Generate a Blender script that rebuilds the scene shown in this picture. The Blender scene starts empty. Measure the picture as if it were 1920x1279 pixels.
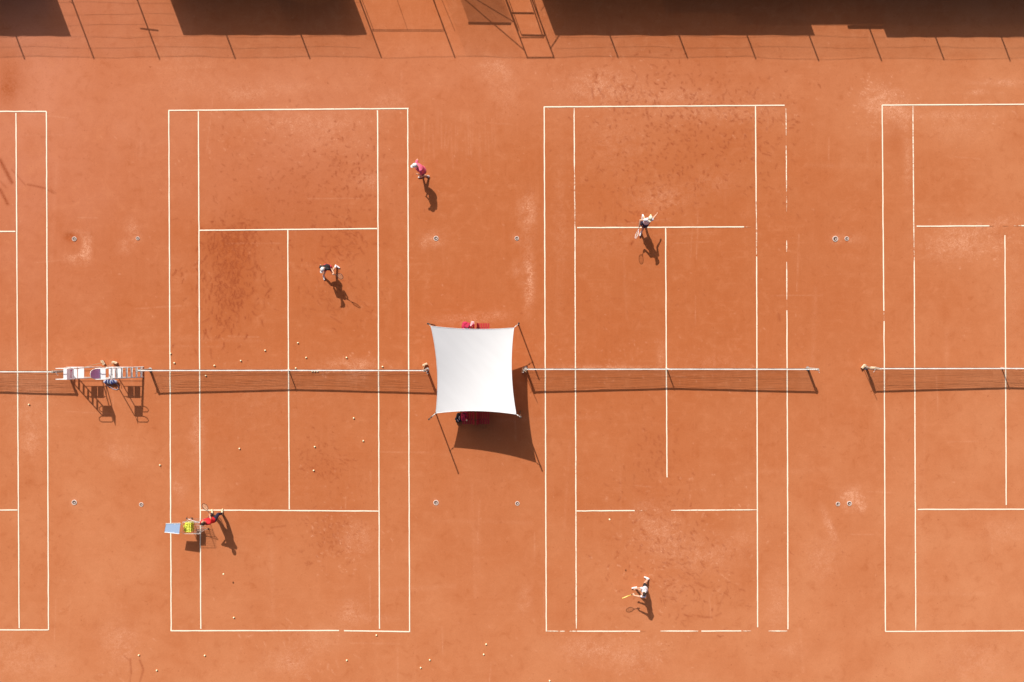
import bpy, bmesh, math, random
import numpy as np
from mathutils import Vector, Matrix
random.seed(7)
RNG = np.random.default_rng(11)
PI = math.pi
SC = bpy.context.scene
COL = SC.collection

# ------------------------------------------------------------------ survey
# plan of the place: survey units (1/41.15 m) from the aerial view, x to the right, y down
S = 41.15; HC = 31.5; CX, CY = 960.0, 639.5
def G(px, py, h=0.0):                    # plan position -> metres
    return Vector(((px-CX)/S, (CY-py)/S, h))
def I(px, py, h):                        # point seen in the aerial view whose height is known
    q = 1-h/HC
    return Vector(((px-CX)*q/S, (CY-py)*q/S, h))
SUNV = Vector((0.392, -1.045, -1.0)).normalized()     # direction the sunlight travels

# ------------------------------------------------------------------ materials
MATS = {}
def mat(name, col, rough=0.6, var=0.08, scale=18.0, bump=0.0, metal=0.0, spec=0.4):
    if name in MATS: return MATS[name]
    m = bpy.data.materials.new(name); m.use_nodes = True
    nt = m.node_tree; b = nt.nodes['Principled BSDF']
    b.inputs['Roughness'].default_value = rough
    b.inputs['Metallic'].default_value = metal
    b.inputs['Specular IOR Level'].default_value = spec
    tc = nt.nodes.new('ShaderNodeTexCoord')
    n = nt.nodes.new('ShaderNodeTexNoise'); n.inputs['Scale'].default_value = scale; n.inputs['Detail'].default_value = 5
    nt.links.new(tc.outputs['Object'], n.inputs['Vector'])
    mr = nt.nodes.new('ShaderNodeMapRange')
    mr.inputs['From Min'].default_value = 0.25; mr.inputs['From Max'].default_value = 0.75
    mr.inputs['To Min'].default_value = 1-var; mr.inputs['To Max'].default_value = 1+var
    nt.links.new(n.outputs['Fac'], mr.inputs['Value'])
    mx = nt.nodes.new('ShaderNodeVectorMath'); mx.operation = 'SCALE'
    mx.inputs[0].default_value = col[:3]
    nt.links.new(mr.outputs['Result'], mx.inputs['Scale'])
    nt.links.new(mx.outputs['Vector'], b.inputs['Base Color'])
    if bump:
        bp = nt.nodes.new('ShaderNodeBump'); bp.inputs['Strength'].default_value = bump; bp.inputs['Distance'].default_value = 0.01
        nt.links.new(n.outputs['Fac'], bp.inputs['Height']); nt.links.new(bp.outputs['Normal'], b.inputs['Normal'])
    MATS[name] = m
    return m

# ------------------------------------------------------------------ objects
def prop(o, label=None, cat=None, group=None, kind=None):
    if label: o['label'] = label
    if cat: o['category'] = cat
    if group: o['group'] = group
    if kind: o['kind'] = kind
    return o
def thing(name, loc, label, cat, group=None):
    o = bpy.data.objects.new(name, None); COL.objects.link(o)
    o.empty_display_size = 0.2
    o.location = loc
    o['wl'] = tuple(loc)
    return prop(o, label, cat, group)
def wloc(o):
    while o.parent: o = o.parent
    return Vector(o.location)

class MB:
    def __init__(s): s.bm = bmesh.new()
    def _face(s, vs):
        try: return s.bm.faces.new(vs)
        except ValueError: return None
    def box(s, c, size, rot=None, bevel=0):
        R = rot if rot is not None else Matrix.Identity(3)
        c = Vector(c); hx, hy, hz = [v/2 for v in size]
        P = [Vector((x, y, z)) for x in (-hx, hx) for y in (-hy, hy) for z in (-hz, hz)]
        v = [s.bm.verts.new(c+R@p) for p in P]
        F = [s._face([v[i] for i in f]) for f in ((0,1,3,2),(4,6,7,5),(0,4,5,1),(2,3,7,6),(0,2,6,4),(1,5,7,3))]
        if bevel:
            es = list({e for f in F for e in f.edges})
            bmesh.ops.bevel(s.bm, geom=es, offset=bevel, segments=2, affect='EDGES', profile=0.5)
        return s
    def bar(s, p0, p1, w, h):             # rectangular bar between two points, h along up
        p0, p1 = Vector(p0), Vector(p1); d = p1-p0; L = d.length; d.normalize()
        up = Vector((0,0,1)) if abs(d.z) < .95 else Vector((0,1,0))
        y = up.cross(d).normalized(); z = d.cross(y)
        R = Matrix((d, y, z)).transposed()
        return s.box((p0+p1)/2, (L, w, h), R)
    def tube(s, pts, r, n=8, closed=False, cap=True):
        pts = [Vector(p) for p in pts]; N = len(pts)
        rr = r if isinstance(r, (list, tuple)) else [r]*N
        rings = []; prev = None
        for i, p in enumerate(pts):
            if closed: t = pts[(i+1) % N]-pts[i-1]
            else: t = pts[min(i+1, N-1)]-pts[max(i-1, 0)]
            t.normalize()
            if prev is None:
                a = Vector((0,0,1)) if abs(t.z) < .9 else Vector((1,0,0))
                u = t.cross(a).normalized()
            else:
                u = (prev-t*prev.dot(t)).normalized()
            prev = u; w = t.cross(u)
            rings.append([s.bm.verts.new(p+(u*math.cos(2*PI*k/n)+w*math.sin(2*PI*k/n))*rr[i]) for k in range(n)])
        for i in range(N if closed else N-1):
            A, B = rings[i], rings[(i+1) % N]
            for k in range(n): s._face([A[k], A[(k+1) % n], B[(k+1) % n], B[k]])
        if cap and not closed:
            s._face(rings[0][::-1]); s._face(rings[-1])
        return s
    def ball(s, c, r, M=None, seg=16, ring=10):
        r = r if isinstance(r, (tuple, list)) else (r, r, r)
        R = (M.to_4x4() if M is not None else Matrix.Identity(4))
        T = Matrix.Translation(Vector(c)) @ R @ Matrix.Diagonal((r[0], r[1], r[2], 1))
        bmesh.ops.create_uvsphere(s.bm, u_segments=seg, v_segments=ring, radius=1, matrix=T)
        return s
    def cap(s, p0, r0, p1, r1, n=14):     # tapered capsule
        p0, p1 = Vector(p0), Vector(p1)
        s.ball(p0, r0, seg=n, ring=n//2+1); s.ball(p1, r1, seg=n, ring=n//2+1)
        if (p1-p0).length > 1e-4: s.tube([p0, p1], [r0, r1], n)
        return s
    def lathe(s, c, prof, n=24):
        c = Vector(c); rings = []
        for r, z in prof:
            rings.append([s.bm.verts.new(c+Vector((r*math.cos(2*PI*k/n), r*math.sin(2*PI*k/n), z))) for k in range(n)])
        for A, B in zip(rings, rings[1:]):
            for k in range(n): s._face([A[k], A[(k+1) % n], B[(k+1) % n], B[k]])
        s._face(rings[0][::-1]); s._face(rings[-1])
        return s
    def build(s, name, m, parent=None, loc=None, smooth=False, **kw):
        me = bpy.data.meshes.new(name)
        bmesh.ops.recalc_face_normals(s.bm, faces=s.bm.faces[:])
        s.bm.to_mesh(me); s.bm.free()
        o = bpy.data.objects.new(name, me); COL.objects.link(o)
        base = wloc(parent) if parent is not None else (Vector(loc) if loc is not None else Vector((0,0,0)))
        me.transform(Matrix.Translation(-base))
        if parent is not None: o.parent = parent
        else: o.location = base
        for mm in (m if isinstance(m, (list, tuple)) else [m]): me.materials.append(mm)
        if smooth:
            me.polygons.foreach_set('use_smooth', [True]*len(me.polygons))
        return prop(o, **kw)

def dup(o, loc=None, label=None, parent=None):
    c = o.copy(); COL.objects.link(c)
    if parent is not None: c.parent = parent
    if loc is not None: c.location = loc
    if label: c['label'] = label
    for ch in [x for x in o.children]:
        dup(ch, parent=c)
    return c

def voxel(mb, name, m, parent, vox=0.01, smooth=4, fac=0.5, **kw):
    """fuse the shapes into one continuous smooth surface"""
    o = mb.build(name, m, parent, **kw)
    r = o.modifiers.new('r', 'REMESH'); r.mode = 'VOXEL'; r.voxel_size = vox
    if smooth:
        sm = o.modifiers.new('s', 'SMOOTH'); sm.factor = fac; sm.iterations = smooth
    dg = bpy.context.evaluated_depsgraph_get()
    me = bpy.data.meshes.new_from_object(o.evaluated_get(dg), depsgraph=dg)
    old = o.data; o.modifiers.clear(); o.data = me; bpy.data.meshes.remove(old)
    me.name = name
    me.materials.clear()
    for mm in (m if isinstance(m, (list, tuple)) else [m]): me.materials.append(mm)
    me.polygons.foreach_set('use_smooth', [True]*len(me.polygons))
    return o

# ================================================================== GROUND
def blob(X, Y, cx, cy, rx, ry, a=0.0):
    c, s_ = math.cos(a), math.sin(a)
    dx, dy = X-cx, Y-cy
    u = (dx*c+dy*s_)/rx; v = (-dx*s_+dy*c)/ry
    return np.exp(-(u*u+v*v))
def make_ground():
    step = 2.0                                       # survey units, about 5 cm
    fx = np.arange(-60, 1980+step, step); fy = np.arange(-50, 1330+step, step)
    xs = np.concatenate([[-16000, -4000, -1500, -400, -150], fx, [2100, 2400, 3500, 6000, 18000]])
    ys = np.concatenate([[-16000, -4000, -1200, -300, -110], fy, [1450, 1700, 2600, 5500, 18000]])
    X, Y = np.meshgrid(xs, ys)
    nx, ny = len(xs), len(ys)
    damp = np.zeros_like(X); dust = np.zeros_like(X); scf = np.zeros_like(X); pink = np.zeros_like(X)
    for cx, cy, rx, ry, w, a in [
        (440,540,42,85,.5,.15),(425,470,60,40,.5,0),(455,440,80,25,.25,0),(600,868,42,34,.25,0),(615,1000,40,38,.22,0),
        (630,455,45,30,.3,0),(545,400,90,60,.30,0),(570,330,120,70,.14,0),(610,560,60,55,.18,0),(20,150,26,45,.55,0),(10,170,20,25,.3,0),
        (1215,880,45,110,.22,.1),(1245,1020,80,60,.18,0),(1300,270,130,90,.16,0),(890,620,90,40,.20,0),
        (900,900,70,200,.15,0),(1530,500,70,200,.1,0),(1180,620,80,130,.12,0),(1680,260,14,45,.35,0),
        (640,960,60,12,.2,0),(1130,930,60,60,.1,0),(240,1180,18,40,.18,0),(210,500,80,90,.10,0),(131,445,11,9,1.3,0),
        (1070,700,25,420,.12,0),(1230,460,30,14,.15,0),(545,880,150,180,.10,0),(420,780,50,80,.12,0)]:
        damp += w*blob(X, Y, cx, cy, rx, ry, a)
    for cx, cy, rx, ry, w, a in [
        (990,395,16,30,.8,0),(992,530,9,45,.9,0),(968,505,8,14,.35,0),(1655,190,32,26,1.0,0),(1690,215,18,24,.7,0),(1702,300,7,60,.45,0),
        (1800,455,65,30,.7,-.1),(1860,420,60,10,.4,-.2),(1130,155,60,28,.45,0),(1260,180,110,14,.4,0),(1350,212,110,14,.45,0),
        (1240,1000,40,40,.55,.6),(1320,1040,60,30,.45,0),(1210,960,25,25,.35,0),(660,683,55,10,.6,0),(668,700,20,16,.6,0),
        (1555,985,7,28,.9,-.35),(1600,935,22,20,.85,0),(1540,1050,30,40,.35,0),(163,462,9,25,.9,0),(140,485,22,12,.5,0),
        (235,460,12,14,.6,0),(248,425,14,20,.4,0),(926,128,30,22,.55,0),(950,180,30,40,.3,0),(670,1010,30,30,.5,0),
        (1100,1215,55,22,.5,0),(1180,1235,60,25,.45,0),(545,1240,45,25,.5,0),(600,1200,45,20,.35,0),(655,1150,20,28,.5,.6),
        (220,850,30,16,.4,.5),(370,815,12,45,.55,0),(335,915,14,22,.45,0),(55,800,30,60,.28,0),(60,830,12,20,.4,0),
        (1130,690,90,5,.75,0),(1240,670,9,30,.4,0),(1340,680,60,20,.2,0),(1880,155,50,7,.65,0),(1835,173,18,5,.8,0),(1790,215,70,10,.45,0),
        (1790,245,50,20,.25,0),(1150,260,60,60,.25,0),(600,250,90,40,.28,0),(540,225,120,18,.30,0),(500,165,120,14,.25,0),(730,190,40,20,.3,0),
        (870,600,60,10,.5,0),(925,590,30,8,.4,0),(817,448,16,13,.8,0),(795,455,8,12,.5,0),(1590,448,28,10,.4,0),
        (990,480,12,60,.25,0),(1050,420,12,180,.16,0),(1340,340,40,25,.22,0),(1240,370,50,25,.42,0),(1400,1010,35,30,.2,0),(985,1125,12,30,.35,.2),
        (40,720,70,60,.2,0),(220,1200,35,35,.4,0),(235,1225,20,25,.25,0),(700,1160,40,8,.35,0),(1110,170,70,20,.25,0),
        (350,120,60,60,.2,0),(460,180,40,14,.4,0),(1880,995,40,20,.35,0),(1830,1240,70,40,.35,0),(20,1230,60,50,.3,0),(85,1245,60,25,.2,0),
        (1617,950,6,9,1.3,.2),(1595,929,15,5,1.1,-.2),(1606,936,8,8,.7,0),(1640,250,30,10,.3,0),(1725,1000,12,160,.12,0),(1900,540,20,120,.18,0),(1455,1130,18,60,.35,0),(1480,1220,30,12,.3,0),(500,740,120,70,.14,0),
        (896,1030,6,90,.15,0),(1150,450,90,30,.15,0),(690,340,25,18,.4,0),(1260,1110,40,40,.2,0)]:
        dust += w*blob(X, Y, cx, cy, rx, ry, a)
    # rings raked round the watering points
    R = np.hypot(X-139, (Y-458)*1.0); dust += .45*np.exp(-((R-24)/5)**2)*np.clip((X-120)/30, 0, 1)
    for cx, cy in ((139,942),(818,942),(1566,448),(258,447),(969,447)):
        dust += .4*np.exp(-(np.hypot(X-cx, Y-cy)/9)**2)
    # slow clay colour drift; pale also paints in light falloff, brighter right and bottom
    pink = 1.0*np.exp(-(((X+40)/330)**2+((Y-140)/420)**2)) + .45*np.exp(-(((X-560)/230)**2+((Y-280)/160)**2)) \
        + .35*np.exp(-(((X-960)/900)**2+((Y-150)/90)**2))
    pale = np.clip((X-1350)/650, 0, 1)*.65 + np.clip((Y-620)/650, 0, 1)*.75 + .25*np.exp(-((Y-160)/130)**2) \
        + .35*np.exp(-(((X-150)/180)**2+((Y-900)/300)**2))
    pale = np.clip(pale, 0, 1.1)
    # short slide marks and footprints
    ox, oy = 5, 5
    def stroke(x0, y0, x1, y1, w, amp, arr):
        i0 = int((min(x0, x1)-w*3+60)/step)+ox; i1 = int((max(x0, x1)+w*3+60)/step)+ox+2
        j0 = int((min(y0, y1)-w*3+50)/step)+oy; j1 = int((max(y0, y1)+w*3+50)/step)+oy+2
        i0, j0 = max(i0, 0), max(j0, 0); i1, j1 = min(i1, nx), min(j1, ny)
        if i1 <= i0 or j1 <= j0: return
        x = X[j0:j1, i0:i1]; y = Y[j0:j1, i0:i1]
        dx, dy = x1-x0, y1-y0; L2 = dx*dx+dy*dy+1e-6
        t = np.clip(((x-x0)*dx+(y-y0)*dy)/L2, 0, 1)
        d2 = (x-x0-t*dx)**2+(y-y0-t*dy)**2
        arr[j0:j1, i0:i1] = np.maximum(arr[j0:j1, i0:i1], amp*np.exp(-d2/(w*w)))
    def cluster(cx, cy, rx, ry, n, a0, da, L, w, amp, arr):
        for _ in range(int(n*1.6)):
            x = RNG.normal(cx, rx); y = RNG.normal(cy, ry); a = RNG.normal(a0, da); l = L*RNG.uniform(.3, 1.6)
            m = RNG.uniform(-.9, .9); k = min(1, amp*1.5*RNG.uniform(.3, 1)); w_ = w*RNG.uniform(.6, 1.1); l *= .75
            xm, ym = x+l*.5*math.cos(a), y+l*.5*math.sin(a)
            stroke(x, y, xm, ym, w_, k, arr)
            stroke(xm, ym, xm+l*.5*math.cos(a+m), ym+l*.5*math.sin(a+m), w_*.8, k*.8, arr)
    cluster(430,520,32,55,230,1.75,.5,15,1.7,.6,scf)
    cluster(440,450,35,20,70,1.3,.9,9,1.6,.5,scf)
    cluster(640,455,28,26,45,.4,.9,13,1.8,.5,scf)
    cluster(625,545,45,40,60,1.0,.7,11,1.5,.4,scf)
    cluster(600,865,28,26,80,.9,1.2,8,1.3,.38,scf)
    cluster(612,1000,28,28,90,1.2,1.0,7,1.3,.36,scf)
    cluster(560,330,90,60,170,1.3,1.2,6,1.5,.38,scf)
    cluster(650,330,30,40,60,2.2,.8,7,1.6,.55,scf)
    cluster(1260,250,90,60,210,.9,1.2,6,1.6,.55,scf)
    cluster(1330,190,90,35,90,.6,1.2,7,1.6,.5,scf)
    cluster(1170,160,40,20,26,1.4,.9,9,1.8,.5,scf)
    cluster(1240,350,70,30,80,.7,1.1,6,1.5,.45,scf)
    cluster(1440,260,30,60,30,.6,1.0,9,1.6,.4,scf)
    cluster(1190,400,28,22,22,1.2,.8,9,1.6,.5,scf)
    cluster(1225,870,35,55,60,1.3,.5,9,1.9,.35,scf)
    cluster(1240,1040,60,50,110,.8,1.0,8,1.6,.4,scf)
    cluster(1300,1110,50,35,55,.4,.8,12,1.6,.4,scf)
    cluster(1130,620,60,90,40,1.2,.8,7,1.4,.22,scf)
    cluster(560,880,120,120,90,.9,1.2,6,1.3,.20,scf)
    cluster(1500,380,40,40,22,.3,.8,9,1.5,.3,scf)
    cluster(960,640,620,380,420,.8,1.4,5,1.3,.25,scf)
    cluster(60,980,60,90,30,.8,1.2,6,1.4,.3,scf)
    for q in ((0,300,22,342,3.5,.8),(0,355,14,382,3,.75),(22,318,48,348,1.6,.4),(52,346,84,353,2,.6),(84,353,100,362,1.8,.5),(96,356,104,362,1.6,.4),
              (0,340,12,352,2,.3),(1110,166,1112,182,2,.5),(1175,178,1177,190,1.6,.4),(1212,205,1216,224,2,.5),
              (244,1236,246,1262,1.6,.5),(246,1262,243,1279,1.4,.4),(262,1238,269,1256,1.8,.55),(269,1256,262,1279,1.6,.5),(233,1230,244,1240,1.4,.35),
              (620,594,640,606,1.6,.4),(612,560,630,592,1.4,.3),(1305,1093,1325,1102,2,.4),(1310,1156,1335,1158,2,.45),(1342,1155,1352,1150,1.6,.4),
              (1360,1110,1345,1145,1.5,.25),(1430,288,1445,292,1.7,.5),(1460,590,1462,600,3,.4),(508,990,535,986,1.6,.4),(500,1001,512,1000,1.6,.35),
              (575,1060,585,1056,1.6,.45),(1170,1155,1180,1159,1.4,.35)):
        stroke(*q, scf)
    # pale scrapes
    cluster(1820,460,45,18,90,-.3,.5,12,1.5,.6,dust)
    cluster(1655,195,26,24,160,.8,1.5,5,1.3,.8,dust)
    cluster(1130,160,60,28,90,.6,1.2,7,1.3,.6,dust)
    cluster(1280,1030,80,55,140,.6,1.2,7,1.4,.55,dust)
    cluster(1240,1000,28,28,70,1.0,1.2,6,1.4,.7,dust)
    cluster(640,1010,34,34,80,1.2,1.2,6,1.4,.6,dust)
    cluster(560,250,110,35,110,.4,1.2,6,1.3,.5,dust)
    cluster(1150,1225,60,25,100,.8,1.3,7,1.4,.5,dust)
    cluster(570,1225,60,25,50,1.2,.7,12,1.6,.45,dust)
    cluster(660,690,36,12,50,.5,.9,7,1.4,.6,dust)
    cluster(1340,205,100,20,120,.3,1.0,6,1.3,.5,dust)
    cluster(1790,215,70,20,60,.1,.6,9,1.3,.5,dust)
    cluster(225,1200,25,35,50,.8,1.2,9,1.4,.4,dust)
    cluster(1230,680,120,25,80,.3,1.2,5,1.2,.4,dust)
    cluster(960,640,700,420,700,.8,1.5,4,1.2,.35,dust)
    for k in range(26):                      # drag mat sweep lines
        x = RNG.uniform(20, 1900); y = RNG.uniform(140, 1180); a = RNG.choice([0, PI/2]) + RNG.normal(0, .04)
        l = RNG.uniform(60, 190)
        stroke(x, y, x+l*math.cos(a), y+l*math.sin(a), RNG.uniform(2, 5), .14, dust)
    stroke(885,905,891,1120,3,.16,dust); stroke(1500,1180,1506,1260,3,.25,dust)
    for k in range(26):
        x = 775+k*6+RNG.normal(0, 2); y = RNG.uniform(190, 260)
        stroke(x, y, x+RNG.normal(0, 3), y+RNG.uniform(30, 90), 1.3, .30*RNG.uniform(.4, 1), dust)
    for k in range(60):                      # broom hair lines across the alleys
        x = RNG.uniform(0, 1900); y = RNG.uniform(120, 1270); v_ = RNG.random() < .5
        l = RNG.uniform(20, 110); a = (PI/2 if v_ else 0)+RNG.normal(0, .06)
        stroke(x, y, x+l*math.cos(a), y+l*math.sin(a), 1.2, .35, dust)
    V = np.empty((nx*ny, 3), dtype=np.float32)
    V[:, 0] = ((X-CX)/S).ravel(); V[:, 1] = ((CY-Y)/S).ravel()
    # shallow real relief of the raked clay
    Z = .0035*np.sin(X*.045+1.3*np.sin(Y*.02))*np.sin(Y*.051+np.sin(X*.017)) - .012*blob(X, Y, 131, 443, 7, 6)
    Z[(X < -60) | (X > 1980) | (Y < -50) | (Y > 1330)] = 0
    V[:, 2] = Z.ravel()-.004
    me = bpy.data.meshes.new('ground')
    me.vertices.add(nx*ny); me.vertices.foreach_set('co', V.ravel())
    ii = np.arange(nx*ny).reshape(ny, nx)
    a, b, c, d = ii[:-1, :-1], ii[:-1, 1:], ii[1:, 1:], ii[1:, :-1]
    F = np.stack([a, d, c, b], -1).reshape(-1, 4)
    nf = len(F)
    me.loops.add(nf*4); me.loops.foreach_set('vertex_index', F.ravel().astype(np.int32))
    me.polygons.add(nf); me.polygons.foreach_set('loop_start', np.arange(0, nf*4, 4, dtype=np.int32))
    me.polygons.foreach_set('loop_total', np.full(nf, 4, dtype=np.int32))
    me.update(calc_edges=True)
    at = me.color_attributes.new('wear', 'FLOAT_COLOR', 'POINT')
    C = np.stack([np.clip(damp, 0, 1), np.clip(dust, 0, 1), np.clip(scf, 0, 1), np.ones_like(X)], -1).astype(np.float32)
    at.data.foreach_set('color', C.ravel())
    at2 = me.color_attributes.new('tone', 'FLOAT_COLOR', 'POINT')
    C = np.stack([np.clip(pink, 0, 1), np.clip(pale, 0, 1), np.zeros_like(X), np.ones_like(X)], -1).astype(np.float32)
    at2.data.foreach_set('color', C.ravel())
    me.polygons.foreach_set('use_smooth', np.ones(nf, dtype=bool))
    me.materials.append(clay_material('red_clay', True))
    o = bpy.data.objects.new('ground', me); COL.objects.link(o)
    prop(o, 'orange red clay surface of the tennis courts, scuffed and dusty', 'ground', kind='structure')
    return o

CLAY = (0.478, 0.143, 0.050)
def clay_material(name, full):
    m = bpy.data.materials.new(name); m.use_nodes = True
    nt = m.node_tree; N = nt.nodes; L = nt.links; b = N['Principled BSDF']
    b.inputs['Roughness'].default_value = 0.95; b.inputs['Specular IOR Level'].default_value = 0.1
    geo = N.new('ShaderNodeNewGeometry')
    def noise(scale, detail=6, rough=.6, vec=None, dist=0):
        n = N.new('ShaderNodeTexNoise'); n.inputs['Scale'].default_value = scale; n.inputs['Detail'].default_value = detail
        n.inputs['Roughness'].default_value = rough; n.inputs['Distortion'].default_value = dist
        L.new(vec or geo.outputs['Position'], n.inputs['Vector']); return n.outputs['Fac']
    def mapping(sc, rot=0):
        k = N.new('ShaderNodeMapping'); k.inputs['Scale'].default_value = sc; k.inputs['Rotation'].default_value = (0,0,rot)
        L.new(geo.outputs['Position'], k.inputs['Vector']); return k.outputs['Vector']
    def rng(v, a, b_, c, d, clamp=True):
        r = N.new('ShaderNodeMapRange'); r.clamp = clamp
        for i, x in zip(('From Min','From Max','To Min','To Max'), (a, b_, c, d)): r.inputs[i].default_value = x
        L.new(v, r.inputs['Value']); return r.outputs['Result']
    def math_(op, a, b_):
        r = N.new('ShaderNodeMath'); r.operation = op
        for i, x in enumerate((a, b_)):
            if isinstance(x, (int, float)): r.inputs[i].default_value = x
            else: L.new(x, r.inputs[i])
        return r.outputs[0]
    def mix(f, a, b_, typ='MIX'):
        r = N.new('ShaderNodeMix'); r.data_type = 'RGBA'; r.blend_type = typ
        if isinstance(f, (int, float)): r.inputs[0].default_value = f
        else: L.new(f, r.inputs[0])
        for i, x in ((6, a), (7, b_)):
            if isinstance(x, tuple): r.inputs[i].default_value = (*x, 1)
            else: L.new(x, r.inputs[i])
        return r.outputs[2]
    att = N.new('ShaderNodeAttribute'); att.attribute_name = 'wear'
    sep = N.new('ShaderNodeSeparateColor'); L.new(att.outputs['Color'], sep.inputs[0])
    damp, dust, scf = sep.outputs
    att2 = N.new('ShaderNodeAttribute'); att2.attribute_name = 'tone'
    sep2 = N.new('ShaderNodeSeparateColor'); L.new(att2.outputs['Color'], sep2.inputs[0])
    big = noise(.35, 4); mid = noise(2.2, 8, .65, dist=.6); fine = noise(14, 6, .7); grit = noise(75, 3, .7)
    streakx = noise(1, 5, .6, mapping((.5, 7, 1))); streaky = noise(1, 5, .6, mapping((6, .35, 1)))
    c = mix(sep2.outputs[0], CLAY, (.575, .205, .115))
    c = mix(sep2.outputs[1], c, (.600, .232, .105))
    c = mix(rng(big, .35, .65, 0, .40), c, (.455, .118, .034))
    reg = noise(.55, 3, .5)
    c = mix(math_('MULTIPLY', rng(mid, .50, .72, 0, .34), rng(reg, .38, .62, .2, 1)), c, (.64, .245, .115))
    c = mix(math_('MULTIPLY', rng(mid, .47, .28, 0, .40), rng(reg, .62, .38, .2, 1)), c, (.385, .092, .024))
    c = mix(math_('MULTIPLY', rng(streakx, .5, .75, 0, .16), rng(reg, .45, .6, 0, 1)), c, (.64, .25, .12))
    c = mix(math_('MULTIPLY', rng(streaky, .5, .75, 0, .18), rng(reg, .55, .4, 0, 1)), c, (.62, .23, .11))
    fl = rng(noise(11, 3, .55, dist=.8), .63, .72, 0, 1); fr = rng(noise(.9, 3, .6), .47, .62, 0, .55)
    c = mix(math_('MULTIPLY', fl, fr), c, (.33, .075, .022))
    pl = rng(noise(13, 3, .6), .66, .75, 0, 1); pr = rng(noise(1.3, 3, .6), .48, .66, 0, .5)
    c = mix(math_('MULTIPLY', pl, pr), c, (.78, .40, .24))
    dampf = math_('MULTIPLY', damp, math_('MULTIPLY', rng(mid, .3, .6, .45, 1.25), rng(noise(8, 6, .7, dist=1.2), .35, .6, .55, 1.2)))
    c = mix(math_('MINIMUM', math_('MULTIPLY', dampf, .8), .85), c, (.375, .080, .018))
    # wispy pale dust where the top coat has dried
    wisp = math_('MULTIPLY', rng(noise(13, 8, .75, dist=1.4), .40, .62, .05, 1.0), rng(noise(2.6, 5, .7, dist=.7), .36, .58, .25, 1.25))
    c = mix(math_('MINIMUM', math_('MULTIPLY', math_('MULTIPLY', dust, wisp), .85), .8), c, (.80, .40, .245))
    c = mix(math_('MINIMUM', math_('MULTIPLY', scf, rng(noise(17, 4, .65), .36, .60, .55, 1.3)), .85), c, (.30, .064, .022))
    # fine grain
    r = N.new('ShaderNodeVectorMath'); r.operation = 'SCALE'; L.new(c, r.inputs[0])
    L.new(math_('MULTIPLY', rng(fine, .3, .7, .95, 1.05), rng(grit, .3, .7, .96, 1.04)), r.inputs['Scale'])
    L.new(r.outputs[0], b.inputs['Base Color'])
    bp = N.new('ShaderNodeBump'); bp.inputs['Strength'].default_value = .3; bp.inputs['Distance'].default_value = .010
    hh = math_('ADD', math_('MULTIPLY', fine, .6), math_('ADD', math_('MULTIPLY', grit, .3), math_('MULTIPLY', scf, -.5)))
    L.new(hh, bp.inputs['Height']); L.new(bp.outputs['Normal'], b.inputs['Normal'])
    return m

def line_material():
    m = bpy.data.materials.new('court_line_tape'); m.use_nodes = True
    nt = m.node_tree; N = nt.nodes; L = nt.links; b = N['Principled BSDF']
    b.inputs['Roughness'].default_value = .7
    geo = N.new('ShaderNodeNewGeometry')
    at = N.new('ShaderNodeAttribute'); at.attribute_name = 'cover'
    n = N.new('ShaderNodeTexNoise'); n.inputs['Scale'].default_value = 9; n.inputs['Detail'].default_value = 8; n.inputs['Roughness'].default_value = .75
    L.new(geo.outputs['Position'], n.inputs['Vector'])
    n2 = N.new('ShaderNodeTexNoise'); n2.inputs['Scale'].default_value = 1.1; n2.inputs['Detail'].default_value = 3
    L.new(geo.outputs['Position'], n2.inputs['Vector'])
    a = N.new('ShaderNodeMath'); a.operation = 'MULTIPLY_ADD'      # cover*.75 + noise
    L.new(at.outputs['Fac'], a.inputs[0]); a.inputs[1].default_value = .55; L.new(n.outputs['Fac'], a.inputs[2])
    a2 = N.new('ShaderNodeMath'); a2.operation = 'MULTIPLY_ADD'; L.new(n2.outputs['Fac'], a2.inputs[0]); a2.inputs[1].default_value = .16; L.new(a.outputs[0], a2.inputs[2])
    r = N.new('ShaderNodeMapRange'); r.inputs['From Min'].default_value = .66; r.inputs['From Max'].default_value = .86
    L.new(a2.outputs[0], r.inputs['Value'])
    mx = N.new('ShaderNodeMix'); mx.data_type = 'RGBA'
    L.new(r.outputs[0], mx.inputs[0]); mx.inputs[6].default_value = (.97, .86, .67, 1); mx.inputs[7].default_value = (.52, .17, .06, 1)
    L.new(mx.outputs[2], b.inputs['Base Color'])
    return m

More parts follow.
